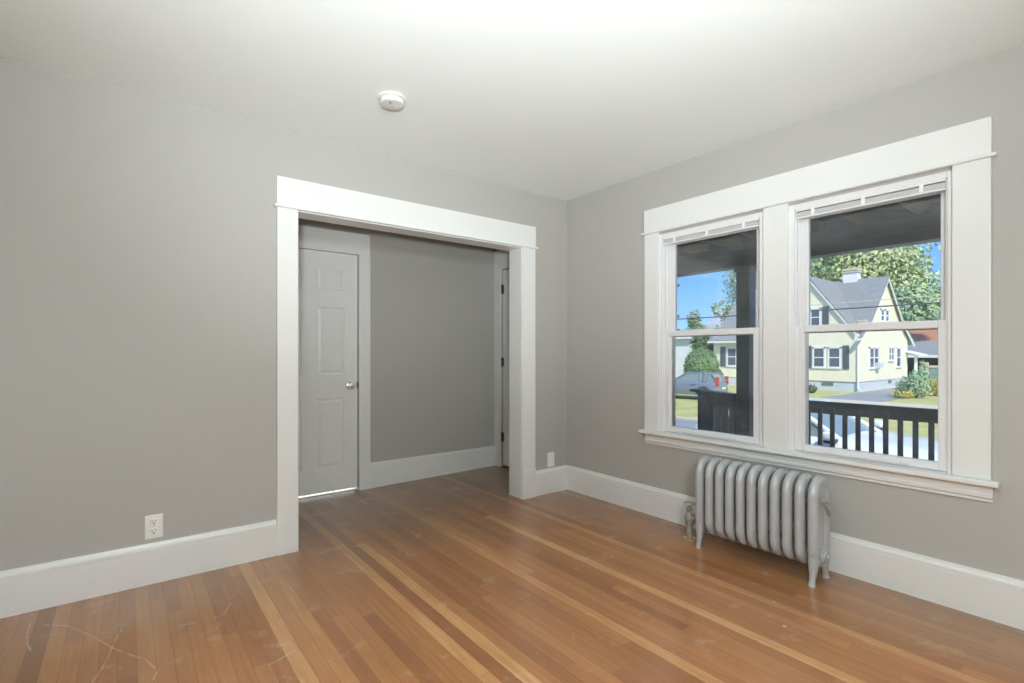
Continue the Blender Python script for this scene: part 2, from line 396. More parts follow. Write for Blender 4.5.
# ------------------------------------------------------------------ walls, ceiling
def wall_x(bm, x0, x1, y0, y1, z0, z1, holes):
    """wall spanning y, thickness x0..x1; holes = (ya,yb,za,zb) sorted"""
    y = y0
    for (a, b_, za, zb) in sorted(holes):
        if a > y: bx(bm, x0, x1, y, a, z0, z1)
        if za > z0: bx(bm, x0, x1, a, b_, z0, za)
        if zb < z1: bx(bm, x0, x1, a, b_, zb, z1)
        y = b_
    if y < y1: bx(bm, x0, x1, y, y1, z0, z1)
def wall_y(bm, y0, y1, x0, x1, z0, z1, holes):
    x = x0
    for (a, b_, za, zb) in sorted(holes):
        if a > x: bx(bm, x, a, y0, y1, z0, z1)
        if za > z0: bx(bm, a, b_, y0, y1, z0, za)
        if zb < z1: bx(bm, a, b_, y0, y1, zb, z1)
        x = b_
    if x < x1: bx(bm, x, x1, y0, y1, z0, z1)
OX0, OX1, OZ = -2.268, -0.522, 2.063
b = nb(); wall_y(b, 0, 0.14, XL - .14, 0, 0, H, [(OX0, OX1, 0, OZ)]); struct('wall_left', b, M['wall'], 'grey wall with the wide cased opening to the hall', 'wall')
WIN = [(-1.735, -0.973), (-2.617, -1.878)]      # (right edge, left edge) of each opening in y
WZ0, WZ1 = 0.612, 2.062
b = nb(); wall_x(b, 0, 0.16, YB - .14, 0.14, 0, H, [(a, c, WZ0, WZ1) for a, c in WIN]); struct('wall_right', b, M['wall'], 'grey wall holding the pair of windows above the radiator', 'wall')
b = nb(); wall_y(b, YB - .14, YB, XL - .14, 0, 0, H, []); struct('wall_back', b, M['wall'])
b = nb(); wall_x(b, XL - .14, XL, YB, 0, 0, H, []); struct('wall_far_left', b, M['wall'])
D1 = (-2.285, -1.456, 0, 2.078)
b = nb(); wall_y(b, HYB, HYB + .12, HXL - .12, HXR, 0, H, [D1]); struct('wall_hall_back', b, M['wall'], 'grey hall wall beyond the cased opening', 'wall')
b = nb(); bx(b, HXL - .12, HXL, 0.14, HYB, 0, H); struct('wall_hall_left', b, M['wall'])
D2 = (0.215, 1.034, 0.0, 2.078)
b = nb(); wall_x(b, HXR, HXR + .11, 0.14, HYB + .12, 0, H, [D2]); struct('wall_hall_right', b, M['wall'])
b = nb(); bx(b, XL - .14, 0.0, YB - .14, 0.0, H, H + .1); struct('ceiling', b, M['ceiling'], 'smooth white ceiling of the room', 'ceiling')
b = nb(); bx(b, HXL - .12, HXR, 0.0, HYB + .12, H, H + .1); struct('ceiling_hall', b, M['ceiling'])
b = nb(); bx(b, XL - .2, 0.16, YB - .2, 3.2, H + .1, H + .3); struct('roof', b, M['shingle'])  # unseen flat slab, added to keep the sun out of the room
# the closet behind the six panel door
b = nb()
bx(b, -2.9, -2.8, HYB + .12, 2.4, 0, H); bx(b, -1.0, -0.9, HYB + .12, 2.4, 0, H); bx(b, -2.9, -0.9, 2.4, 2.5, 0, H); bx(b, -2.9, -0.9, HYB + .12, 2.5, H, H + .1)
struct('wall_closet', b, M['trim'])
b = nb(); bx(b, -2.8, -1.0, HYB + .03, 2.4, -0.05, -0.012); struct('floor_closet', b, M['trim'])

# ------------------------------------------------------------------ baseboards
BH = 0.209
def base_y(bm, y, x0, x1, s=-1, zb=0):
    """baseboard on a wall facing -y (s=-1)"""
    poly = [(y, zb), (y + s * .02, zb), (y + s * .02, BH - .042), (y + s * .0175, BH - .040), (y + s * .0175, BH - .036), (y + s * .022, BH - .034), (y + s * .021, BH - .022), (y + s * .014, BH - .012), (y + s * .010, BH), (y, BH)]
    prism(bm, poly, 'x', x0, x1)
def base_x(bm, x, y0, y1, s=-1):
    poly = [(x, 0), (x + s * .02, 0), (x + s * .02, BH - .042), (x + s * .0175, BH - .040), (x + s * .0175, BH - .036), (x + s * .022, BH - .034), (x + s * .021, BH - .022), (x + s * .014, BH - .012), (x + s * .010, BH), (x, BH)]
    prism(bm, poly, 'y', y0, y1)
b = nb(); base_y(b, 0, XL, -2.387); struct('baseboard_left', b, M['trim'], 'tall white baseboard left of the cased opening', 'baseboard')
b = nb(); base_y(b, 0, -0.385, 0); struct('baseboard_corner', b, M['trim'], 'short white baseboard between the opening and the corner', 'baseboard')
b = nb(); base_x(b, 0, YB, 0); struct('baseboard_right', b, M['trim'], 'long white baseboard under the windows behind the radiator', 'baseboard')
b = nb(); base_y(b, HYB, -1.352, HXR, -1, -.024); struct('baseboard_hall', b, M['trim'], 'white baseboard along the hall wall', 'baseboard')
b = nb(); base_y(b, YB, XL, 0, 1); struct('baseboard_back', b, M['trim'])

# ------------------------------------------------------------------ cased opening
g = sgroup('trim_1', (-1.395, 0, 0), 'wide white casing around the opening to the hall', 'door casing')
CT = 0.024
b = nb(); bx(b, -2.387, OX0, -CT, 0, BH + .03, 2.068, .003); obj('side_casing', b, M['trim'], g)
b = nb(); bx(b, -2.389, OX0, -CT - .004, 0, 0, BH + .03, .002); obj('plinth_block', b, M['trim'], g)
b = nb(); bx(b, OX1 - .0, -0.385, -CT, 0, BH + .03, 2.068, .003); obj('side_casing', b, M['trim'], g)
b = nb(); bx(b, OX1 - .0, -0.383, -CT - .004, 0, 0, BH + .03, .002); obj('plinth_block', b, M['trim'], g)
b = nb(); bx(b, -2.389, -0.381, -CT - .002, 0, 2.083, 2.252, .003); obj('head_casing', b, M['trim'], g)
b = nb(); bx(b, -2.405, -0.363, -CT - .015, 0, 2.067, 2.084, .006, 3); obj('fillet_strip', b, M['trim'], g)
b = nb()
bx(b, OX0 - .02, OX0 + .004, -.012, .145, 0, OZ + .01, .002); bx(b, OX1 - .004, OX1 + .02, -.012, .145, 0, OZ + .01, .002); bx(b, OX0, OX1, -.012, .145, OZ - .002, OZ + .02, .002)
obj('jamb_lining', b, M['trim'], g)
b = nb(); bx(b, -2.387, OX0, .14, .162, 0, 2.07, .003); bx(b, OX1, -0.385, .14, .162, 0, 2.07, .003); bx(b, -2.389, -0.381, .14, .164, 2.07, 2.25, .003); obj('hall_side_casing', b, M['trim'], g)

# ------------------------------------------------------------------ window casing
g = sgroup('trim_2', (0, -1.8, 0.6), 'broad white casing framing both windows with stool and apron', 'window casing')
for y0, y1 in ((-0.973, -0.853), (-1.878, -1.735), (-2.752, -2.617)):
    b = nb(); bx(b, -CT, 0, y0, y1, 0.628, 2.08, .004, 3); obj('side_casing', b, M['trim'], g)
b = nb(); bx(b, -CT - .002, 0, -2.754, -0.851, 2.094, 2.262, .003); obj('head_casing', b, M['trim'], g)
b = nb(); bx(b, -CT - .015, 0, -2.772, -0.833, 2.079, 2.096, .006, 3); obj('fillet_strip', b, M['trim'], g)
b = nb(); bx(b, -.062, 0.0, -2.782, -0.824, 0.603, 0.628, .007, 3)
obj('stool', b, M['trim'], g)
b = nb(); prism(b, [(0, .603), (-.018, .603), (-.018, .566), (-.024, .560), (-.024, .548), (-.014, .540), (-.014, .528), (0, .528)], 'y', -2.757, -0.857); obj('apron', b, M['trim'], g)

# ------------------------------------------------------------------ windows
def ring(bm, x0, x1, oy0, oy1, oz0, oz1, iy0, iy1, iz0, iz1, bev=.003):
    bx(bm, x0, x1, oy0, iy0, oz0, oz1, bev); bx(bm, x0, x1, iy1, oy1, oz0, oz1, bev)
    bx(bm, x0, x1, iy0, iy1, oz0, iz0, bev); bx(bm, x0, x1, iy0, iy1, iz1, oz1, bev)
WSPEC = [dict(o=(-1.735, -.973), s=(-1.701, -1.000), gl=(-1.654, -1.040), gb=-1.074, gu=(-1.656, -1.064), top=1.986),
         dict(o=(-2.617, -1.878), s=(-2.594, -1.910), gl=(-2.557, -1.946), gb=-1.966, gu=(-2.559, -1.962), top=1.984)]
for i, w in enumerate(WSPEC):
    o0, o1 = w['o']; s0, s1 = w['s']
    g = sgroup(f'window_{i + 1}', (0.05, (o0 + o1) / 2, 0.63), ['white double-hung window nearer the room corner, porch post behind it', 'white double-hung window further from the corner, yellow house behind it'][i], 'window')
    b = nb(); ring(b, -.002, .10, o0 - .004, o1 + .004, WZ0 - .004, WZ1 + .004, s0 - .002, s1 + .002, .628, 2.034)
    # parting stops that make the two sash tracks
    bx(b, .048, .055, s0 - .004, s0 + .012, .63, 2.03); bx(b, .048, .055, s1 - .012, s1 + .004, .63, 2.03)
    bx(b, .012, .020, s1 - .006, s1 + .004, .63, 2.03, .001); bx(b, .012, .020, s0 - .004, s0 + .006, .63, 2.03, .001)
    fr = obj('frame', b, M['vinyl'], g)
    b = nb(); ring(b, .10, .175, o0 - .004, o1 + .004, WZ0 - .02, WZ1 + .004, s0 - .012, s1 + .015, .64, 2.03, .002); obj('outer_jamb', b, M['htrim'], g)
    b = nb(); ring(b, .018, .048, s0, s1, .630, 1.360, w['gl'][0], w['gl'][1], .672, 1.320, .005)
    bx(b, .010, .02, s0 + .15, s1 - .15, .640, .652, .003)
    prism(b, [(.022, w['gl'][1] + .004), (.048, w['gl'][1] + .004), (.048, w['gb']), (.040, w['gb'])], 'z', .672, 1.320)
    lo = obj('lower_sash', b, M['vinyl'], g)
    b = nb(); bx(b, .031, .035, w['gl'][0] - .01, w['gl'][1] + .01, .665, 1.325); obj('pane', b, M['glass'], lo)
    yc = (s0 + s1) / 2
    b = nb(); bx(b, .020, .046, yc - .03, yc + .03, 1.358, 1.366, .003); cyl(b, (.033, yc, 1.362), (.033, yc, 1.378), .011); bx(b, .015, .032, yc - .008, yc + .03, 1.368, 1.377, .003); obj('sash_lock', b, M['vinyl'], lo)
    b = nb(); ring(b, .056, .086, s0, s1, 1.316, 2.034, w['gu'][0], w['gu'][1], 1.358, w['top'], .005); up = obj('upper_sash', b, M['vinyl'], g)
    b = nb(); bx(b, .069, .073, w['gu'][0] - .01, w['gu'][1] + .01, 1.35, w['top'] + .008); obj('pane', b, M['glass'], up)
    # raised mini blind: only its head rail shows
    t = thing('mini_blind', (0.0, (o0 + o1) / 2, 2.03), ['raised mini blind head rail at the top of the window nearer the corner', 'raised mini blind head rail at the top of the window further from the corner'][i], 'blind', 'mini blinds in the windows')
    zb = 1.996 if i == 0 else 1.992
    b = nb(); bx(b, .000, .028, s0 + .004, s1 - .003, 2.022, 2.046, .003); obj('head_rail', b, M['vinyl'], t)
    b = nb()
    for q in range(7): bx(b, .002, .026, s0 + .006, s1 - .005, zb + .0035 * q, zb + .0035 * q + .0022)
    obj('slat_stack', b, M['blind'], t)
    b = nb(); bx(b, .001, .027, s0 + .005, s1 - .004, zb - .012, zb - .001, .003); obj('bottom_rail', b, M['vinyl'], t)
    for fy in (0.14, 0.5, 0.86):
        y = s0 + (s1 - s0) * fy
        b = nb(); bx(b, -.004, .0, y - .009, y + .009, zb - .004, 2.026, .001); obj('clip', b, M['clip'], t)

# ------------------------------------------------------------------ hall doors
def panel_door(bm, width, height, t, rows, cols, face=-1):
    """slab in local x (0..width), z (0..height), front face at y=0 looking -y; panels sunk with raised fields"""
    bx(bm, 0, width, 0.008, t, 0, height)
    xs = sorted({0, width, *[c for ab in cols for c in ab]}); zs = sorted({0, height, *[c for ab in rows for c in ab]})
    def is_panel(a, c): return any(abs(a - r0) < 1e-6 for r0, r1 in cols) and any(abs(c - r0) < 1e-6 for r0, r1 in rows)
    for x0, x1 in zip(xs, xs[1:]):
        for z0, z1 in zip(zs, zs[1:]):
            if not is_panel(x0, z0):
                bx(bm, x0, x1, 0, 0.0085, z0, z1)
            else:
                def fr(ins, y): return [bm.verts.new((x0 + ins, y, z0 + ins)), bm.verts.new((x1 - ins, y, z0 + ins)), bm.verts.new((x1 - ins, y, z1 - ins)), bm.verts.new((x0 + ins, y, z1 - ins))]
                rs = [fr(0, 0), fr(.007, .0075), fr(.016, .0075), fr(.034, .001)]
                for A, B in zip(rs, rs[1:]):
                    for q in range(4): bm.faces.new((A[q], A[(q + 1) % 4], B[(q + 1) % 4], B[q]))
                bm.faces.new(rs[-1])
rows = [(.205, .800), (1.008, 1.585), (1.742, 1.918)]
d = tag(thing('door_1', (-1.87, HYB + .01, 0), 'white six panel door with chrome knob at the left of the hall', 'door'), kind='structure')
b = nb(); panel_door(b, .82, 2.060, .036, [(r0 - .0, r1) for r0, r1 in rows], [(.115, .345), (.468, .703)])
bmesh.ops.translate(b, verts=b.verts, vec=(-2.2815, HYB + .008, .008)); sl = obj('slab', b, M['door'], d)
b = nb(); bx(b, -2.287, -1.454, HYB + .046, HYB + .075, 2.055, 2.08); bx(b, -1.470, -1.454, HYB + .046, HYB + .075, 0, 2.08); bx(b, -2.287, -2.272, HYB + .046, HYB + .075, 0, 2.08); obj('door_stop', b, M['trim'], d)
b = nb(); lathe(b, (-1.533, HYB + .008, .914), (0, -1, 0), [(.030, 0), (.030, .004), (.024, .008), (.011, .010), (.010, .030), (.020, .036), (.027, .046), (.028, .056), (.023, .066), (.010, .070), (0.001, .0705)], 24); obj('door_knob', b, M['chrome'], d, 40)
b = nb(); bx(b, -1.4635, -1.4605, HYB + .004, HYB + .036, .885, .945); bx(b, -1.468, -1.456, HYB + .002, HYB + .009, .890, .940); obj('latch_plate', b, M['hinge'], d)
g = sgroup('trim_3', (-1.87, HYB, 0), 'white casing around the six panel door in the hall', 'door casing')
b = nb(); bx(b, -1.455, -1.352, HYB - .02, HYB, BH + .02, 2.072, .003); obj('side_casing', b, M['trim'], g)
b = nb(); bx(b, -1.455, -1.350, HYB - .023, HYB, -.024, BH + .02, .002); obj('plinth_block', b, M['trim'], g)
b = nb(); bx(b, -2.39, -2.287, HYB - .02, HYB, 0, 2.072, .003); obj('side_casing', b, M['trim'], g)
b = nb(); bx(b, -2.395, -1.356, HYB - .021, HYB, 2.072, 2.258, .003); obj('head_casing', b, M['trim'], g)

d = tag(thing('door_2', (HXR, .62, 0), 'white hinged door at the right end of the hall, seen edge-on', 'door'), kind='structure')
b = nb(); panel_door(b, .812, 2.05, .036, rows, [(.115, .345), (.467, .697)])
bmesh.ops.rotate(b, verts=b.verts, cent=(0, 0, 0), matrix=Matrix.Rotation(R(-90), 3, 'Z'))
bmesh.ops.translate(b, verts=b.verts, vec=(HXR + .008, 1.030, .02)); obj('slab', b, M['door'], d)
for z in (1.871, 1.105, .317):
    b = nb(); cyl(b, (HXR - .004, 1.034, z - .05), (HXR - .004, 1.034, z + .05), .008, seg=12); bx(b, HXR - .001, HXR + .003, 1.006, 1.05, z - .045, z + .045); obj('hinge', b, M['hinge'], d)
b = nb(); bx(b, HXR + .002, HXR + .10, .215, 1.034, 0.0, .006); obj('threshold', b, M['hinge'], d)
g = sgroup('trim_4', (HXR, .62, 0), 'white casing of the hinged door at the right end of the hall', 'door casing')
b = nb(); bx(b, HXR - .02, HXR, 1.04, 1.148, 0, 2.08, .003); obj('side_casing', b, M['trim'], g)
b = nb(); bx(b, HXR - .02, HXR, .165, .209, 0, 2.08, .003); obj('side_casing', b, M['trim'], g)
b = nb(); bx(b, HXR - .021, HXR, .165, 1.149, 2.08, 2.285, .003); obj('head_casing', b, M['trim'], g)

# ------------------------------------------------------------------ outlets, detector, lamp
t = thing('electrical_outlet', (-2.981, 0, .293), 'white duplex outlet on the grey wall left of the opening', 'outlet')
b = nb(); bx(b, -3.0195, -2.9425, -.006, 0, .232, .354, .003, 3); pl_ = obj('cover_plate', b, M['plate'], t)
for z in (.318, .269):
    b = nb(); bx(b, -2.998, -2.964, -.0085, -.004, z - .018, z + .018, .003, 3); rc = obj('receptacle', b, M['plate'], t)
    b = nb(); bx(b, -2.990, -2.9875, -.0092, -.006, z + .000, z + .010); bx(b, -2.9745, -2.972, -.0092, -.006, z + .000, z + .010); cyl(b, (-2.981, -.0092, z - .008), (-2.981, -.006, z - .008), .0042, seg=12); obj('slot', b, M['slot'], rc)
b = nb(); cyl(b, (-2.981, -.0075, .2935), (-2.981, -.004, .2935), .003, seg=10); obj('screw', b, M['chrome'], t)

t = thing('wall_plate', (-.195, 0, .283), 'blank white wall plate on the grey strip beside the corner', 'wall plate')
b = nb(); bx(b, -.235, -.155, -.006, 0, .222, .345, .003, 3); obj('cover_plate', b, M['plate'], t)
for z in (.305, .262):
    b = nb(); cyl(b, (-.195, -.0072, z), (-.195, -.005, z), .0028, seg=10); obj('screw', b, M['plate'], t)

t = thing('smoke_detector', (-1.984, -.74, H), 'round white smoke detector on the ceiling in front of the opening', 'smoke detector')
b = nb(); lathe(b, (-1.984, -.74, H), (0, 0, -1), [(.001, 0), (.072, 0), (.072, .008), (.069, .011), (.060, .012), (.001, .012)], 40); obj('base_plate', b, M['smoke2'], t, 40)
b = nb(); lathe(b, (-1.984, -.74, H - .012), (0, 0, -1), [(.001, 0), (.058, 0), (.063, .003), (.063, .019), (.059, .025), (.046, .028), (.001, .028)], 40); ho = obj('housing', b, M['smoke'], t, 35)
b = nb()
for q in range(5): bx(b, -1.970 + .007 * q, -1.967 + .007 * q, -.765, -.735, H - .0412, H - .0395)
obj('sounder_grille', b, M['blind'], ho)
b = nb(); cyl(b, (-2.004, -.765, H - .0395), (-2.004, -.765, H - .0420), .0055, seg=14); obj('test_button', b, M['hinge'], ho)

t = thing('added_fill_lamp', (FILL_LAMP[0], FILL_LAMP[1], H), 'added unseen fill lamp hanging from the ceiling behind the camera', 'lamp')  # made-up fitting around the added fill light, out of view
b = nb(); lathe(b, (FILL_LAMP[0], FILL_LAMP[1], H), (0, 0, -1), [(.001, 0), (.07, 0), (.07, .02), (.02, .03), (.001, .03)], 24); cyl(b, (FILL_LAMP[0], FILL_LAMP[1], H - .02), (FILL_LAMP[0], FILL_LAMP[1], FILL_LAMP[2] + .26), .007, seg=10); obj('stem', b, M['chrome'], t, 40)
b = nb(); lathe(b, (FILL_LAMP[0], FILL_LAMP[1], FILL_LAMP[2] + .27), (0, 0, -1), [(.001, 0), (.03, 0), (.035, .03), (.001, .035)], 20); obj('bulb_holder', b, M['chrome'], t, 40)

t = thing('added_bounce_lamp', (UP.x, UP.y, 0), 'added unseen bounce lamp with a tipped-up metal shade standing behind the camera', 'lamp')  # made-up stand and shade for the added bounce spot, out of view
b = nb(); lathe(b, (UP.x, UP.y, 0), (0, 0, 1), [(.001, 0), (.14, 0), (.14, .015), (.03, .03), (.001, .03)], 24); obj('base', b, M['hinge'], t, 40)
b = nb(); cyl(b, (UP.x, UP.y, .02), (UP.x, UP.y, UP.z - .14), .011, seg=10); obj('pole', b, M['hinge'], t, 40)
ud = (Vector((-2.15, -2.10, H)) - UP).normalized()
b = nb(); lathe(b, UP - ud * .13, ud, [(.001, 0), (.03, 0), (.05, .02), (.10, .13), (.097, .13), (.045, .025), (.001, .012)], 24); obj('lamp_shade', b, M['chrome'], t, 40)
# ------------------------------------------------------------------ radiator
rad = thing('radiator', (-.205, -1.80, 0), 'silver painted cast iron radiator standing under the windows', 'radiator')
XF, XB, ZT, ZB, CR = -.283, -.142, .527, .108, .069
Y0, PITCH = -1.474, -.0646
def section_mesh(y, first_last):
    bm = nb(); pts = []
    def arc(cx, cz, a0, a1, n=7):
        for q in range(n + 1):
            a = R(a0 + (a1 - a0) * q / n); pts.append((cx + CR * math.cos(a), y, cz + CR * math.sin(a)))
    arc(XB - CR, ZT - CR, 0, 90); arc(XF + CR, ZT - CR, 90, 180)
    arc(XF + CR, ZB + CR, 180, 270); arc(XB - CR, ZB + CR, 270, 360)
    tube(bm, pts, .030, 16, True, ry=.0248)
    # web between the two columns and the hubs joining the sections
    if first_last: bx(bm, XF + .01, XB - .01, y - .010, y + .010, ZB + .005, ZT - .005)
    bx(bm, XF + .03, XB - .03, y - .017, y + .017, ZT - .085, ZT - .01, .012, 3)
    bx(bm, XF + .03, XB - .03, y - .017, y + .017, ZB + .01, ZB + .085, .012, 3)
    return bm
for i in range(11):
    y = Y0 + PITCH * i
    o = obj('column_section', section_mesh(y, i in (0, 10)), M['rad'], rad, 50)
    if i < 10:
        for z in (ZT - .055, ZB + .055):
            b = nb(); cyl(b, (-.212, y - .012, z), (-.212, y + PITCH + .012, z), .022, seg=14); obj('nipple', b, M['rad'], o, 40)
for z in (.425, .165):
    b = nb(); cyl(b, (-.266, Y0, z), (-.266, Y0 + 10 * PITCH, z), .0045, seg=8); obj('tie_rod', b, M['rad'], rad, 40)
for y, ends in ((Y0, ((XF, -1),)), (Y0 + 10 * PITCH, ((XF, -1), (XB, 1)))):
    for x, s in ends:
        b = nb(); tube(b, [(x, y, .22), (x, y, .14), (x, y, .09), (x + s * .004, y, .055), (x + s * .012, y, .025), (x + s * .017, y, .008), (x + s * .017, y, 0.0)], [.025, .0255, .023, .0175, .0145, .0165, .0185], 14, ry=None)
        obj('foot', b, M['rad'], rad, 50)
ye = Y0 + 10 * PITCH
b = nb(); lathe(b, (-.205, ye - .012, ZB + .03), (0, -1, 0), [(.040, 0), (.040, .012), (.034, .018), (.026, .019), (.026, .026), (.001, .027)], 24); lathe(b, (-.205, ye - .036, ZB + .03), (0, -1, 0), [(.015, 0), (.015, .012), (.001, .0125)], 6); obj('end_plug', b, M['rad'], rad, 35)
b = nb(); cyl(b, (-.205, ye - .015, .41), (-.205, ye - .045, .41), .008, seg=10); lathe(b, (-.205, ye - .040, .402), (0, 0, 1), [(.001, 0), (.010, .0), (.012, .008), (.012, .02), (.006, .026), (.001, .027)], 14)
tube(b, [(-.205, ye - .042, .40), (-.200, ye - .046, .375), (-.190, ye - .046, .352)], [.007, .009, .006], 8); obj('air_vent', b, M['valve'], rad, 40)
# supply valve beside the first section
VX, VY = -.205, -1.352
v = obj('supply_valve', (lambda bm: (lathe(bm, (VX, VY, .09), (0, 0, 1), [(.001, 0), (.025, 0), (.028, .005), (.028, .016), (.024, .02), (.031, .028), (.034, .045), (.031, .062), (.021, .070), (.0175, .078), (.014, .082), (.014, .088), (.018, .093), (.018, .105), (.010, .113), (.001, .114)], 20), bm)[1])(nb()), M['valve'], rad, 40)
b = nb(); cyl(b, (VX, VY, .19), (VX, VY, .225), .004, seg=8); lathe(b, (VX, VY, .219), (0, 0, 1), [(.001, 0), (.016, .0), (.031, .003), (.036, .008), (.031, .013), (.012, .017), (.001, .017)], 20); obj('handwheel', b, M['valve'], v, 40)
b = nb(); cyl(b, (VX, VY, 0), (VX, VY, .095), .021, seg=16); obj('riser_pipe', b, M['valve'], v, 40)
b = nb(); lathe(b, (VX, VY, 0), (0, 0, 1), [(.001, 0), (.044, 0), (.044, .004), (.028, .010), (.018, .012), (.001, .012)], 24); obj('escutcheon', b, M['brass'], v, 40)
b = nb(); cyl(b, (VX, VY, .135), (VX, Y0 + .0, .135), .015, seg=16); lathe(b, (VX, VY - .026, .135), (0, -1, 0), [(.001, 0), (.025, 0), (.025, .022), (.001, .022)], 6); obj('union_nut', b, M['valve'], v, 40)

# ================================================================== outside
GZ = -1.0
def slab(name, x0, x1, y0, y1, z, m, label=None, cat=None, t=.1):
    b = nb(); bx(b, x0, x1, y0, y1, z - t, z); return struct(name, b, m, label, cat)
slab('ground', -60, 160, -120, 160, GZ - .03, M['lawn'], 'lawn across the street and around the houses', 'lawn', .5)
slab('street', 3.7, 11.5, -90, 120, GZ, M['asphalt'], 'grey asphalt street below the porch', 'street', .02)
slab('kerb', 11.5, 11.75, -90, 120, GZ + .06, M['concrete'], 'low pale kerb between the street and the lawn', 'kerb', .08)
slab('sidewalk', 21.6, 23.7, -90, 120, GZ + .01, M['concrete'], 'pale concrete sidewalk in front of the yellow house', 'sidewalk', .03)
slab('driveway', 23.7, 43.0, 4.6, 7.15, GZ + .0, M['asphalt'], 'grey asphalt driveway beside the yellow house', 'driveway', .02)

# porch ------------------------------------------------------------
PX = 2.0
b = nb()
for q in range(17):
    bx(b, .17 + q * .125, .17 + q * .125 + .118, -6.0, 2.4, -.18, -.14)
bx(b, .16, 2.25, -6.0, -5.9, -1.0, -.18); bx(b, 2.15, 2.25, -6, 2.4, -1.0, -.18); bx(b, .16, 2.25, 2.3, 2.4, -1.0, -.18)
tag(obj('porch_floor', b, M['deck']), 'dark boarded porch floor outside the windows', 'porch floor', kind='structure')
b = nb(); bx(b, PX, PX + .14, -6.0, 2.4, 2.113, 2.33, .004)
bx(b, PX - .006, PX + .146, -6.0, 2.4, 2.106, 2.116)
tag(obj('porch_beam', b, M['porch']), 'dark stained beam carrying the porch roof', 'beam', kind='structure')
pr = sgroup('porch_roof', (1.1, -1.8, 2.33), 'open porch roof with bare brown joists', 'porch roof')
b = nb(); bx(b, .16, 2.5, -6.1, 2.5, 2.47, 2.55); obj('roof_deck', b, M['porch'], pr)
y = -5.95
for q in range(21):
    yy = -1.60 + (q - 10) * .41
    b = nb(); bx(b, .16, 2.30, yy - .019, yy + .019, 2.335, 2.47); obj('joist', b, M['joist'], pr)
b = nb(); bx(b, 2.3, 2.34, -6.1, 2.5, 2.30, 2.56); obj('fascia', b, M['porch'], pr)
def post(y, label):
    t = thing('porch_post', (PX + .07, y, -.14), label, 'post')
    b = nb(); bx(b, PX, PX + .14, y - .07, y + .07, -.14, 2.113, .006); obj('shaft', b, M['porch'], t)
    b = nb(); bx(b, PX - .02, PX + .16, y - .09, y + .09, -.14, .02, .004); obj('base_block', b, M['porch'], t)
    b = nb(); bx(b, PX - .015, PX + .155, y - .085, y + .085, 2.05, 2.112, .004); obj('capital', b, M['porch'], t)
post(-.543, 'dark square porch post seen through the window nearer the corner')
post(-4.6, 'dark square porch post beyond the right edge of the view')
rl = thing('porch_railing', (PX + .05, -2.4, .1), 'dark wooden porch railing with square balusters in front of the white car', 'railing')
b = nb(); bx(b, PX - .008, PX + .055, -4.50, -.64, .732, .752, .004); obj('cap_rail', b, M['porch'], rl)
b = nb(); bx(b, PX + .006, PX + .045, -4.50, -.64, .64, .732, .003); obj('top_rail', b, M['porch'], rl)
b = nb(); bx(b, PX + .006, PX + .045, -4.50, -.64, -.06, .02, .003); obj('bottom_rail', b, M['porch'], rl)
yb = -1.283
ys = [yb - .1012 * q for q in range(-6, 32)]
for yy in ys:
    b = nb(); bx(b, PX - .012, PX + .006, yy - .0185, yy + .0185, -.06, .70, .002); obj('baluster', b, M['porch'], rl)
# short return rail from the post to the stair opening, and the stair rail behind it
r2 = thing('porch_railing', (PX + .05, -.1, .1), 'short dark railing between the porch post and the steps', 'railing')
b = nb(); bx(b, PX - .03, PX + .11, -.445, .06, .742, .766, .004, rot=Matrix.Rotation(R(2.6), 3, 'X'), piv=(PX, -.47, .754)); obj('cap_rail', b, M['porch'], r2)
b = nb(); bx(b, PX + .0, PX + .07, -.445, -.03, .60, .745, .003, rot=Matrix.Rotation(R(2.2), 3, 'X'), piv=(PX, -.47, .66)); obj('top_rail', b, M['porch'], r2)
b = nb(); bx(b, PX + .0, PX + .07, -.445, -.03, .03, .04, .003); obj('bottom_rail', b, M['porch'], r2)
b = nb(); bx(b, PX - .01, PX + .10, -.14, -.03, -.14, .762, .004); obj('newel_post', b, M['porch'], r2)
for yy in (-.185, -.265, -.345, -.43):
    b = nb(); bx(b, PX - .008, PX + .032, yy - .03, yy + .03, -.06, .62, .002); obj('baluster', b, M['porch'], r2)
st = thing('stair_railing', (2.8, -.06, -.6), 'dark stair railing running down from the porch behind the short railing', 'railing')
b = nb(); prism(b, [(2.13, .68), (2.13, .58), (3.62, -.30), (3.62, -.20)], 'y', -.11, -.05); obj('handrail', b, M['porch'], st)
b = nb(); prism(b, [(2.13, .04), (2.13, -.12), (3.62, -1.0), (3.62, -.84)], 'y', -.11, -.05); obj('bottom_rail', b, M['porch'], st)
for q in range(12):
    x = 2.16 + q * .12; z = .62 - (x - 2.1) * .592
    b = nb(); bx(b, x, x + .06, -.10, -.06, z - .64, z); obj('baluster', b, M['porch'], st)
b = nb(); bx(b, 3.58, 3.68, -.13, -.03, GZ, -.05, .004); obj('newel_post', b, M['porch'], st)
sp = sgroup('porch_steps', (2.9, .8, GZ), 'grey wooden steps from the porch to the street side', 'steps')
b = nb()
for q in range(5): bx(b, 2.25 + q * .27, 2.55 + q * .27, 0.0, 1.4, -.28 - q * .165 - .02, -.28 - q * .165 + .02)
obj('tread', b, M['deck'], sp)
b = nb(); prism(b, [(2.25, -.2), (2.25, -.9), (2.5, GZ), (3.62, GZ), (3.62, -.92)], 'y', -.04, .0); obj('stringer', b, M['porch'], sp)

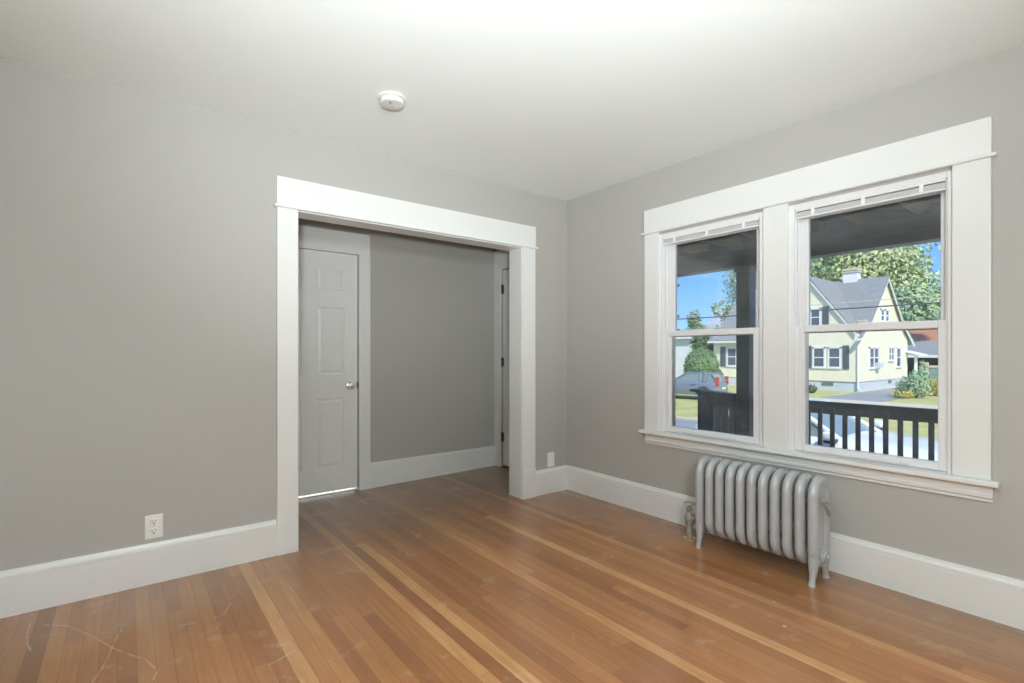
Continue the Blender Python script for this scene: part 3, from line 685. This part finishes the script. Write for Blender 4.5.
# houses -----------------------------------------------------------
def hwin(parent, plane, c0, c1, z0, z1, at, sashes=1, tw=.09, mid=True):
    """house window on plane 'x' (facing -x at x=at, spans y) or 'y' (facing -y)"""
    b = nb(); pn = nb(); lo, hi = min(c0, c1), max(c0, c1)
    def B(bm, a0, a1, q0, q1, d0, d1):
        if plane == 'x': bx(bm, at - d1, at - d0, a0, a1, q0, q1)
        else: bx(bm, a0, a1, at - d1, at - d0, q0, q1)
    B(b, lo, hi, z1 - tw, z1 + .03, 0, .06); B(b, lo - .03, hi + .03, z0 - .03, z0 + tw, 0, .08)
    n = sashes; wid = (hi - lo - tw * (n + 1)) / n
    for q in range(n + 1): B(b, lo + q * (wid + tw), lo + q * (wid + tw) + tw, z0, z1, 0, .06)
    for q in range(n):
        a0 = lo + tw + q * (wid + tw)
        B(pn, a0, a0 + wid, z0 + tw, z1 - tw, .0, .02)
        if mid: B(b, a0, a0 + wid, (z0 + z1) / 2 - .03, (z0 + z1) / 2 + .03, 0, .045)
    f = obj('window', b, M['htrim'], parent); obj('pane', pn, M['hpane'], f)
def shutter(parent, y0, y1, z0, z1, at):
    b = nb(); lo, hi = min(y0, y1), max(y0, y1)
    bx(b, at - .05, at, lo, hi, z0, z1)
    n = int((z1 - z0) / .09)
    for q in range(1, n): bx(b, at - .065, at - .05, lo + .04, hi - .04, z0 + q * (z1 - z0) / n, z0 + q * (z1 - z0) / n + .04)
    obj('shutter', b, M['shutter'], parent)
HX, HY0, HY1, HX1 = 30.0, 7.35, 16.3, 38.75
hs = thing('house', (34.4, 11.8, GZ), 'pale yellow house with steep grey gables across the street', 'house')
RP = [(29.6, 1.98), (31.3, 3.02), (34.36, 5.87), (37.42, 3.02), (39.6, 1.75)]
b = nb(); prism(b, [(HX, -.46), (HX, 2.1), (31.3, 2.96), (34.36, 5.80), (37.42, 2.96), (HX1, 2.1), (HX1, -.46)], 'y', HY0, HY1)
b2 = [(7.36, -.46), (7.36, 2.15), (10.02, 5.76), (12.68, 2.15), (12.68, -.46)]
prism(b, b2, 'x', HX - .02, 34.2)
obj('wall', b, M['yellow'], hs)
b = nb(); bx(b, HX + .04, HX1 - .04, HY0 + .04, HY1 - .04, GZ - .2, -.46); obj('foundation', b, M['found'], hs)
b = nb()
T = .10
RPs = [(30.25, 2.377)] + RP[1:]
for pf, ya, yb_ in ((RP, HY0 - .22, 7.28), (RPs, 7.28, 12.76), (RP, 12.76, HY1 + .22)):
    prism(b, pf + [(x, z + T) for x, z in pf[::-1]], 'y', ya, yb_)
RP2 = [(7.46, 2.325), (10.02, 5.80), (12.82, 2.0)]
prism(b, RP2 + [(y, z + T) for y, z in RP2[::-1]], 'x', HX - .18, 34.3)
obj('roof', b, M['shingle'], hs)
b = nb()   # rake boards and gutter
prism(b, [(x, z - .16) for x, z in RP] + [(x, z + .02) for x, z in RP[::-1]], 'y', HY0 - .20, HY0 - .15)
prism(b, [(y, z - .16) for y, z in RP2] + [(y, z + .02) for y, z in RP2[::-1]], 'x', HX - .17, HX - .12)
obj('rake_board', b, M['htrim'], hs)
b = nb(); bx(b, 29.52, 29.64, 12.9, HY1 + .2, 1.90, 2.02); obj('gutter', b, M['htrim'], hs)
b = nb(); bx(b, 29.52, 29.64, HY0 - .22, 7.4, 1.90, 2.02); obj('gutter', b, M['htrim'], hs)
b = nb(); cyl(b, (HX - .06, HY0 + .06, 1.9), (HX - .06, HY0 + .06, GZ + .2), .045, seg=8); cyl(b, (HX - .06, HY0 + .06, GZ + .2), (HX - .3, HY0 - .1, GZ + .08), .045, seg=8); obj('downspout', b, M['htrim'], hs)
b = nb(); bx(b, 34.15, 34.85, 8.82, 9.62, 5.4, 6.42); ch = obj('chimney', b, M['htrim'], hs)
b = nb(); bx(b, 34.08, 34.92, 8.75, 9.69, 6.42, 6.50); bx(b, 34.12, 34.88, 8.79, 9.65, 6.56, 6.70); bx(b, 34.2, 34.8, 8.9, 9.5, 6.5, 6.56); obj('chimney_cap', b, M['concrete'], ch)
FX = HX - .02
hwin(hs, 'x', 9.80, 9.09, .31, 1.56, FX, 1); hwin(hs, 'x', 8.97, 8.26, .31, 1.56, FX, 1); shutter(hs, 8.18, 7.86, .27, 1.64, FX); shutter(hs, 10.2, 9.87, .27, 1.64, FX)
hwin(hs, 'x', 9.95, 9.33, 2.80, 3.92, FX, 1); shutter(hs, 9.25, 8.91, 2.86, 3.98, FX)
hwin(hs, 'x', 15.30, 13.9, .28, 1.60, HX, 2); shutter(hs, 15.76, 15.40, .27, 1.64, HX); shutter(hs, 13.8, 13.45, .27, 1.64, HX)
SY = HY0
hwin(hs, 'y', 31.45, 33.05, .28, 1.56, SY, 2); hwin(hs, 'y', 34.80, 35.90, .70, 1.58, SY, 2); hwin(hs, 'y', 36.32, 37.22, .27, 1.57, SY, 1)
hwin(hs, 'y', 33.35, 34.05, 3.12, 3.92, SY, 1, mid=True); hwin(hs, 'y', 34.2, 34.9, 3.12, 3.92, SY, 1)
b = nb(); bx(b, 32.42, 32.92, SY - .30, SY + .05, .30, .62, .02); obj('air_conditioner', b, M['found'], hs)
b = nb(); bx(b, HX - .0, HX + .06, 8.7, 9.3, -.72, -.55); obj('basement_vent', b, M['vent'], hs)
b = nb(); bx(b, 35.0, 35.5, SY + .0, SY + .06, -.68, -.52); obj('basement_vent', b, M['vent'], hs)
b = nb(); prism(b, [(6.5, 1.02), (7.45, 1.30), (7.45, 1.37), (6.5, 1.09)], 'x', 38.3, 39.9); aw = obj('awning', b, M['htrim'], hs)
for x in (38.8,):
    b = nb(); bx(b, x, x + .16, 6.85, 7.0, GZ, 1.1); obj('awning_post', b, M['htrim'], aw)

h2 = thing('house', (36, 25, GZ), 'white sided house partly seen behind the round hedge', 'house')
b = nb(); bx(b, 33, 38.4, 20.0, 30, GZ, 2.45); obj('wall', b, M['white_siding'], h2)
b = nb(); prism(b, [(32.7, 2.42), (35.7, 3.15), (38.7, 2.42), (38.7, 2.52), (35.7, 3.26), (32.7, 2.52)], 'y', 19.85, 30.2); prism(b, [(32.8, 2.44), (35.7, 3.15), (38.6, 2.44)], 'y', 20, 30); obj('roof', b, M['shingle_warm'], h2)
b = nb(); bx(b, 32.94, 33.04, 19.95, 20.1, GZ, 2.45); bx(b, 32.62, 32.76, 19.8, 30.2, 2.36, 2.5); obj('corner_trim', b, M['htrim'], h2)
hwin(h2, 'x', 23.5, 22.5, .2, 1.5, 33.0, 1)
h3 = thing('house', (52, 26, GZ), 'distant house with a grey roof behind the white sided house', 'house')
b = nb(); bx(b, 48, 56, 22.6, 28.6, GZ, 3.5); prism(b, [(48, 3.5), (52, 5.8), (56, 3.5)], 'y', 22.6, 28.6); obj('wall', b, M['white_siding'], h3)
b = nb(); rp = [(47.6, 3.25), (52, 5.85), (56.4, 3.25)]; prism(b, rp + [(x, z + .1) for x, z in rp[::-1]], 'y', 22.4, 28.8); obj('roof', b, M['shingle_pale'], h3)
b = nb(); bx(b, 51.6, 52.4, 26.2, 27, 5.6, 6.4); obj('chimney', b, M['concrete'], h3)
hwin(h3, 'x', 27.5, 26.5, 1.2, 2.6, 48.0, 1)
h4 = thing('house', (60, 9, GZ), 'distant house with a red brown roof behind the carport', 'house')
b = nb(); bx(b, 56, 66, 2, 16, GZ, 2.0); obj('wall', b, M['white_siding'], h4)
b = nb(); prism(b, [(55.6, 1.75), (61, 3.75), (66.4, 1.75)], 'y', 1.5, 16.5); obj('roof', b, M['red_roof'], h4)
cp = thing('carport', (46.5, 7, GZ), 'low grey roofed carport with white fascia beside the yellow house', 'carport')
b = nb(); prism(b, [(43.8, .98), (43.8, 1.08), (47.2, 2.12), (50.4, 1.08), (50.4, .98)], 'y', 1.5, 10.3); obj('roof', b, M['shingle'], cp)
b = nb(); bx(b, 43.74, 43.82, 1.4, 10.4, .86, 1.06); obj('fascia', b, M['htrim'], cp)
b = nb(); bx(b, 49.9, 50.1, 1.7, 10.1, GZ, .98); bx(b, 44, 50, 10.0, 10.1, GZ, .98); bx(b, 44, 50, 1.7, 1.8, GZ, .98); obj('wall', b, M['vent'], cp)
for yy in (1.8, 9.9):
    b = nb(); bx(b, 43.9, 44.02, yy, yy + .12, GZ, .98); obj('post', b, M['htrim'], cp)
gt = thing('yard_gate', (36.6, 5.0, GZ), 'faded green board gate beside the driveway bushes', 'gate')
b = nb()
for q in range(9): bx(b, 36.5, 36.54, 4.30 + q * .155, 4.30 + q * .155 + .148, GZ + .05, .44)
obj('board_panel', b, M['teal'], gt)
b = nb(); bx(b, 36.45, 36.5, 4.25, 5.75, .30, .42); bx(b, 36.45, 36.5, 4.25, 5.75, GZ + .1, GZ + .22); bx(b, 36.42, 36.56, 5.72, 5.86, GZ, .62); bx(b, 36.42, 36.56, 4.15, 4.29, GZ, .55); obj('gate_frame', b, M['concrete'], gt)

# trees, bushes ------------------------------------------------------
def leaves(lobes, n, size, seed, squash=1.0, shell=0.5):
    rnd = random.Random(seed); vs, fs = [], []
    tot = sum(l[3] * l[4] * l[5] for l in lobes)
    for (cx, cy, cz, rx, ry, rz) in lobes:
        k = int(n * rx * ry * rz / tot)
        for _ in range(k):
            d = Vector((rnd.gauss(0, 1), rnd.gauss(0, 1), rnd.gauss(0, 1))).normalized()
            rr = (shell + (1 - shell) * rnd.random()) * rnd.uniform(.9, 1.06)
            p = Vector((cx + d.x * rx * rr, cy + d.y * ry * rr, cz + d.z * rz * rr))
            s = size * rnd.uniform(.6, 1.3)
            q = Euler((rnd.uniform(-.9, .9), rnd.uniform(-.9, .9), rnd.uniform(0, 6.3))).to_matrix()
            nrm = (d + Vector((rnd.gauss(0, .5), rnd.gauss(0, .5), rnd.gauss(0, .5) + .25))).normalized()
            q = nrm.to_track_quat('Z', 'Y').to_matrix() @ Matrix.Rotation(rnd.uniform(0, 6.3), 3, 'Z')
            i0 = len(vs)
            for a in ((-.5, -.1, 0), (-.15, -.38, -.12), (.5, 0, .06), (.05, .42, -.1)): vs.append(p + q @ (Vector(a) * s))
            fs.append((i0, i0 + 1, i0 + 2, i0 + 3))
    bm = nb(); V = [bm.verts.new(v) for v in vs]
    for f in fs: bm.faces.new([V[i] for i in f])
    return bm
def tree(x, y, trunk_h, lobes, m, n, size, seed, label, group='trees behind the houses', tr=.22):
    t = thing('tree', (x, y, GZ), label, 'tree', group)
    b = nb()
    tube(b, [(x, y, GZ - .1), (x + .05, y, GZ + trunk_h * .5), (x, y + .1, GZ + trunk_h)], [tr * 1.25, tr, tr * .75], 10, up=Vector((1, 0, 0)))
    rnd = random.Random(seed)
    for l in lobes[:5]:
        c = Vector(l[:3]); s = Vector((x, y + .1, GZ + trunk_h * .95))
        tube(b, [s, s.lerp(c, .5) + Vector((0, 0, .3)), c], [tr * .5, tr * .3, tr * .1], 6, up=Vector((1, 0, 0)))
    obj('trunk', b, M['bark'], t, 60)
    lb = leaves(lobes, n, size, seed)
    me = bpy.data.meshes.new('crown'); lb.to_mesh(me); lb.free(); me.materials.append(m)
    o = bpy.data.objects.new('crown', me); COL.objects.link(o); attach(o, t)
    return t
def bush(x, y, lobes, m, n, size, seed, label, group=None, name='bush', core=True):
    t = thing(name, (x, y, GZ), label, 'bush', group)
    lb = leaves(lobes, n, size, seed, shell=.8 if core else .3)
    me = bpy.data.meshes.new('foliage'); lb.to_mesh(me); lb.free(); me.materials.append(m)
    o = bpy.data.objects.new('foliage', me); COL.objects.link(o); attach(o, t)
    b = nb()
    for q in range(4):
        a = q * 1.57 + .4
        tube(b, [(x + .05 * math.cos(a), y + .05 * math.sin(a), GZ - .05), (x + .18 * math.cos(a), y + .18 * math.sin(a), GZ + .5)], [.04, .02], 6, up=Vector((1, 0, 0)))
    obj('stem', b, M['bark'], t)
    return t
CX, CY = cam.location.x, cam.location.y
Fv = Vector((math.cos(R(52.42)), math.sin(R(52.42)))); Rv = Vector((math.sin(R(52.42)), -math.cos(R(52.42))))
def at(u, v, Z):
    """where the sight line through (u,v) is at depth Z"""
    p = Vector((CX, CY)) + Fv * Z + Rv * ((u - 512) / 501.88 * Z)
    return (p.x, p.y, 1.2 - (v - 353.04) / 501.88 * Z)
def lobe(u, v, Z, r, rz=None): return (*at(u, v, Z), r, r, rz or r)
tx = at(862, 380, 62)
tree(tx[0], tx[1], 5.5, [lobe(862, 268, 62, 5.6, 4.6), lobe(825, 262, 62, 5.0, 4.3), lobe(840, 240, 63, 5.2, 3.7), lobe(893, 258, 62, 4.3, 3.7), lobe(888, 295, 61, 4.2, 4.0), lobe(915, 285, 62, 3.2, 2.7), lobe(845, 300, 63, 5, 3.7)], M['leaf_y'], 15000, .50, 3, 'big yellow green tree rising behind the yellow house')
tx = at(897, 380, 46)
tree(tx[0], tx[1], 3.0, [lobe(922, 308, 46, 1.9, 1.8), lobe(902, 315, 46, 1.7, 1.5), lobe(940, 300, 46, 1.5, 1.6), lobe(910, 298, 46, 1.5, 1.3)], M['leaf'], 5200, .32, 5, 'lower green tree right of the yellow house gable', tr=.16)
tx = at(740, 380, 47)
tree(tx[0], tx[1], 4.5, [lobe(742, 282, 47, 1.8, 2.4), lobe(752, 262, 47, 2.0, 2), lobe(722, 308, 47, 1.2, 1.0), lobe(735, 318, 47, 1.4, 1.2), lobe(727, 330, 47, 1.3, 1)], M['leaf_l'], 2800, .27, 8, 'thin pale tree behind the left roof of the yellow house', tr=.16)
tx = at(694, 380, 49)
tree(tx[0], tx[1], 3.2, [lobe(694, 320, 49, .7, 1.0), lobe(698, 331, 49, 1.0, .8), lobe(691, 334, 49, .7, .8)], M['leaf_l'], 1500, .24, 11, 'small pale tree between the white sided and the distant house', tr=.1)
tx = at(700, 380, 37.5)
tree(tx[0], tx[1], 2.0, [lobe(699, 343, 37.5, .7, .6), lobe(708, 345, 37.5, .7, .7), lobe(703, 351, 37.5, .8, .8), lobe(710, 338, 37.5, .6, .5)], M['leaf_d'], 2200, .20, 13, 'dark green tree just behind the round hedge', tr=.1)
# round clipped hedge
p = at(701.5, 366, 29.4)
t = bush(p[0], p[1], [(p[0], p[1], GZ + 1.36, 1.0, 1.0, 1.17)], M['leaf_h'], 4200, .13, 21, 'dome shaped clipped green hedge behind the grey car', name='round_hedge')
b = nb(); bmesh.ops.create_icosphere(b, subdivisions=3, radius=1.0)
for v_ in b.verts: v_.co = Vector((p[0] + v_.co.x * .88, p[1] + v_.co.y * .88, GZ + 1.3 + v_.co.z * 1.06))
obj('inner_growth', b, M['leaf_h'], t, 80)
p = at(717.5, 372, 28.2); bush(p[0], p[1], [(p[0], p[1], GZ + .75, .34, .34, .62)], M['leaf_d'], 500, .12, 22, 'low dark shrub at the right foot of the round hedge', name='shrub')
# bushes beside the driveway
p = at(915, 395, 25); bush(p[0], p[1], [(p[0], p[1], GZ + .55, .75, .75, .6), (p[0] - .1, p[1] - .2, GZ + .95, .5, .5, .5), (p[0] + .2, p[1] + .4, GZ + .5, .5, .5, .45)], M['leaf'], 1600, .14, 31, 'green leafy bush growing beside the driveway', 'bushes beside the driveway', core=False)
p = at(923, 395, 25.6); bush(p[0], p[1], [(p[0], p[1], GZ + 1.0, .22, .22, .8), (p[0], p[1] + .05, GZ + 1.5, .14, .14, .4)], M['leaf'], 500, .13, 32, 'tall thin green sapling rising above the driveway bushes', 'bushes beside the driveway', name='sapling', core=False)
p = at(936, 393, 26); bush(p[0], p[1], [(p[0], p[1], GZ + .5, .55, .55, .5)], M['leaf_g'], 600, .13, 33, 'golden leaved bush at the right edge in front of the green gate', 'bushes beside the driveway', core=False)
p = at(900, 398, 24.6); bush(p[0], p[1], [(p[0], p[1], GZ + .18, .42, .42, .2), (p[0] + .2, p[1] - .3, GZ + .2, .3, .3, .22)], M['leaf_g'], 420, .11, 34, 'low yellow plant at the driveway edge left of the bushes', 'bushes beside the driveway', name='plant', core=False)
p = at(811, 390, 28.0); bush(p[0], p[1], [(p[0], p[1], GZ + .2, .3, .3, .25)], M['leaf_d'], 260, .1, 35, 'small dark shrub against the foundation of the yellow house', name='shrub')

# cables -------------------------------------------------------------
for (z0, x0, rr, lab) in ((3.42, 25.0, .032, 'thick dark utility cable crossing in front of the houses'), (3.78, 25.6, .016, 'thin pale utility cable above the thick one')):
    b = nb(); pts = []
    for q in range(41):
        y = -25 + q * 75 / 40; s = (q / 40 - .5) * 2
        pts.append((x0, y, z0 + .45 * s * s - .05))
    tube(b, pts, rr, 6, up=Vector((0, 0, 1))); o = obj('utility_cable', b, M['wire'] if rr > .02 else M['concrete'])
    tag(o, lab, 'cable')
up_ = thing('utility_pole', (*at(672.5, 380, 33)[:2], GZ), 'wooden utility pole with insulators at the left edge of the corner window', 'utility pole')
p = at(672.5, 380, 33)
b = nb(); cyl(b, (p[0], p[1], GZ), (p[0], p[1], 8.2), .14, .10, 12); obj('shaft', b, M['bark'], up_)
for z in (5.6, 3.55, 2.65):
    c = at(678.5, 353, 33)
    b = nb(); cyl(b, (p[0], p[1], z), (c[0], c[1], z), .03, seg=8); obj('arm', b, M['bark'], up_)
    b = nb(); lathe(b, (c[0], c[1], z - .02), (0, 0, 1), [(.001, 0), (.07, 0), (.05, .06), (.09, .08), (.04, .16), (.001, .17)], 10); obj('insulator', b, M['wire'], up_)

# cars ---------------------------------------------------------------
def loft(bm, rings):
    VR = [[bm.verts.new(p) for p in r] for r in rings]; n = len(VR[0])
    for A, B in zip(VR, VR[1:]):
        for q in range(n): bm.faces.new((A[q], A[(q + 1) % n], B[(q + 1) % n], B[q]))
    bm.faces.new(VR[0][::-1]); bm.faces.new(VR[-1])
def car(name, loc, heading, L, Wd, Ht, paint, label, suv=False):
    """nose towards +x in local space, z=0 on the ground; heading turns it about z"""
    t = thing(name, (0, 0, 0), label, 'car')
    hw = Wd / 2; hood = Ht * .655; deck = Ht * (.70 if not suv else .66)
    # stations from tail (-L/2) to nose (+L/2): x, zbottom, ztop, halfwidth
    sx_ = [-.5, -.485, -.44, -.30, -.16, .0, .12, .17, .30, .40, .46, .49, .5]
    zt = [.50, .62, .655, .66, .655, .65, .645, .64, .615, .585, .545, .48, .40]
    hwf = [.80, .90, .97, 1, 1, 1, 1, 1, .99, .96, .90, .80, .70]
    rings = []
    for f, z, w in zip(sx_, zt, hwf):
        x = f * L; zb = Ht * .16 if abs(f) < .47 else Ht * .22; z1 = z * Ht * 1.04; w_ = hw * w
        rings.append([(x, -w_ * .93, zb), (x, -w_, zb + .12), (x, -w_, z1 - .17), (x, -w_ * .965, z1 - .06), (x, -w_ * .86, z1 - .005), (x, -w_ * .4, z1 + .015), (x, w_ * .4, z1 + .015), (x, w_ * .86, z1 - .005), (x, w_ * .965, z1 - .06), (x, w_, z1 - .17), (x, w_, zb + .12), (x, w_ * .93, zb)])
    b = nb(); loft(b, rings); body = obj('body', b, paint, t, 45)
    # greenhouse: base at belt line, roof above
    wsb = .105 * L; wst = -.07 * L                      # windscreen base and top
    rst = (-.40 if suv else -.26) * L; rsb = (-.475 if suv else -.40) * L
    zb = .665 * Ht; zr = Ht
    def sec(x, z, w): return [(x, -w, z), (x, w, z)]
    bw, rw = hw * .90, hw * .70
    b = nb()
    P = lambda x, y, z: b.verts.new((x, y, z))
    B0 = [P(wsb, -bw * .93, zb - .03), P(wsb, bw * .93, zb - .03), P(rsb, bw * .92, zb), P(rsb, -bw * .92, zb)]
    T0 = [P(wst, -rw, zr - .05), P(wst, rw, zr - .05), P(rst, rw, zr - .05), P(rst, -rw, zr - .05)]
    for q in range(4): b.faces.new((B0[q], B0[(q + 1) % 4], T0[(q + 1) % 4], T0[q]))
    b.faces.new(T0); b.faces.new(B0[::-1])
    gl = obj('glazing', b, M['car_glass'], t)
    b = nb(); bx(b, rst - .03, wst + .04, -rw - .015, rw + .015, zr - .065, zr, .03, 3); obj('roof', b, paint, t, 40)
    def pillar(p, q, r):
        bb = nb(); tube(bb, [p, q], r, 8, up=Vector((0, 1, 0))); obj('pillar', bb, paint, t, 50)
    for s in (-1, 1):
        pillar((wsb + .02, s * bw * .93, zb - .03), (wst, s * rw, zr - .05), .042)
        pillar((rsb, s * bw * .92, zb), (rst, s * rw, zr - .05), .06)
        xm = (wst + rst) / 2 - .1
        pillar((xm, s * bw * .99, zb), (xm, s * rw * 1.01, zr - .05), .04)
        if suv: pillar((rst * .78, s * bw * .97, zb), (rst * .82, s * rw * 1.01, zr - .05), .10)
        bb = nb(); bx(bb, wsb - .16, wsb - .01, s * (hw + .02), s * (hw + .19), zb + .02, zb + .15, .04, 3); mr = obj('wing_mirror', bb, paint, t, 40)
        bb = nb(); bx(bb, wsb - .15, wsb - .02, s * (hw - .05), s * (hw + .15), zb - .02, zb + .03, .01); obj('mirror_foot', bb, M['black'], mr)
        bb = nb(); bx(bb, wst - .55, wst - .33, s * hw * .99, s * (hw + .025), zb - .16, zb - .13, .01); obj('door_handle', bb, M['black'], t)
        bb = nb(); bx(bb, .435 * L, .487 * L, s * hw * .62, s * hw * .90, .40 * Ht, .50 * Ht, .03, 3); obj('headlamp', bb, M['head'], t, 40)
        bb = nb(); bx(bb, -.502 * L, -.455 * L, s * hw * (.86 if suv else .66), s * hw * .965, (.60 if suv else .46) * Ht - .09, (.86 if suv else .58) * Ht, .02, 2); obj('tail_lamp', bb, M['tail'], t, 40)
        for wx in (.315 * L, -.315 * L):
            bb = nb(); r = .325 * Ht / 1.47
            lathe(bb, (wx, s * (hw - .20), r), (0, s, 0), [(r * .6, 0), (r * .95, 0), (r, .03), (r, .17), (r * .94, .205), (r * .66, .205), (r * .62, .19), (r * .6, .19)], 28); wh = obj('wheel', bb, M['tyre'], t, 40)
            bb = nb(); lathe(bb, (wx, s * (hw - .03), r), (0, s, 0), [(.001, 0), (r * .62, 0), (r * .62, .02), (r * .5, .03), (r * .16, .02), (.001, .02)], 20); obj('rim', bb, M['rim'], wh, 40)
            bb = nb(); a = [(wx + r * 1.17 * math.cos(R(k)), s * (hw + .003), r + r * 1.17 * math.sin(R(k))) for k in range(-8, 189, 14)]
            tube(bb, a, .028, 8, up=Vector((0, 1, 0))); obj('wheel_arch', bb, M['black'], wh, 50)
    b = nb(); bx(b, .47 * L, .503 * L, -hw * .5, hw * .5, .26 * Ht, .40 * Ht, .02); obj('grille', b, M['black'], t)
    b = nb(); bx(b, -.505 * L, -.49 * L, -.26, .26, .38 * Ht, .46 * Ht, .005); obj('number_plate', b, M['htrim'], t)
    b = nb(); tube(b, [(wsb + .05, .0, zb + .0), (wsb + .02, hw * .6, zb + .015)], .012, 6); tube(b, [(wsb + .05, -hw * .65, zb + .0), (wsb + .02, -.05, zb + .015)], .012, 6); obj('wiper', b, M['black'], t)
    t.location = loc; t.rotation_euler = (0, 0, heading)
    return t
# white car: nose at y=-2.2, tail at 2.3, kerb side at x=5.0
car('car', (5.92, .05, GZ), R(-90), 4.05, 1.82, 1.39, M['car_white'], 'white car parked on the street behind the porch railing')
# dark hatchback across the street
c, s_ = math.cos(R(103)), math.sin(R(103))
Lc, Wc = 3.75, 1.52
rear_near = Vector((18.5, 9.26))          # its near rear corner
# heading dir (c,s_), right-hand side faces the viewer's right; near side is on the -x side
ctr = rear_near + Vector((c, s_)) * Lc / 2 + Vector((s_, -c)) * Wc / 2
car('car', (ctr.x, ctr.y, GZ + .02), R(103), Lc, Wc, 1.24, M['car_grey'], 'dark blue grey hatchback parked in front of the round hedge', True)
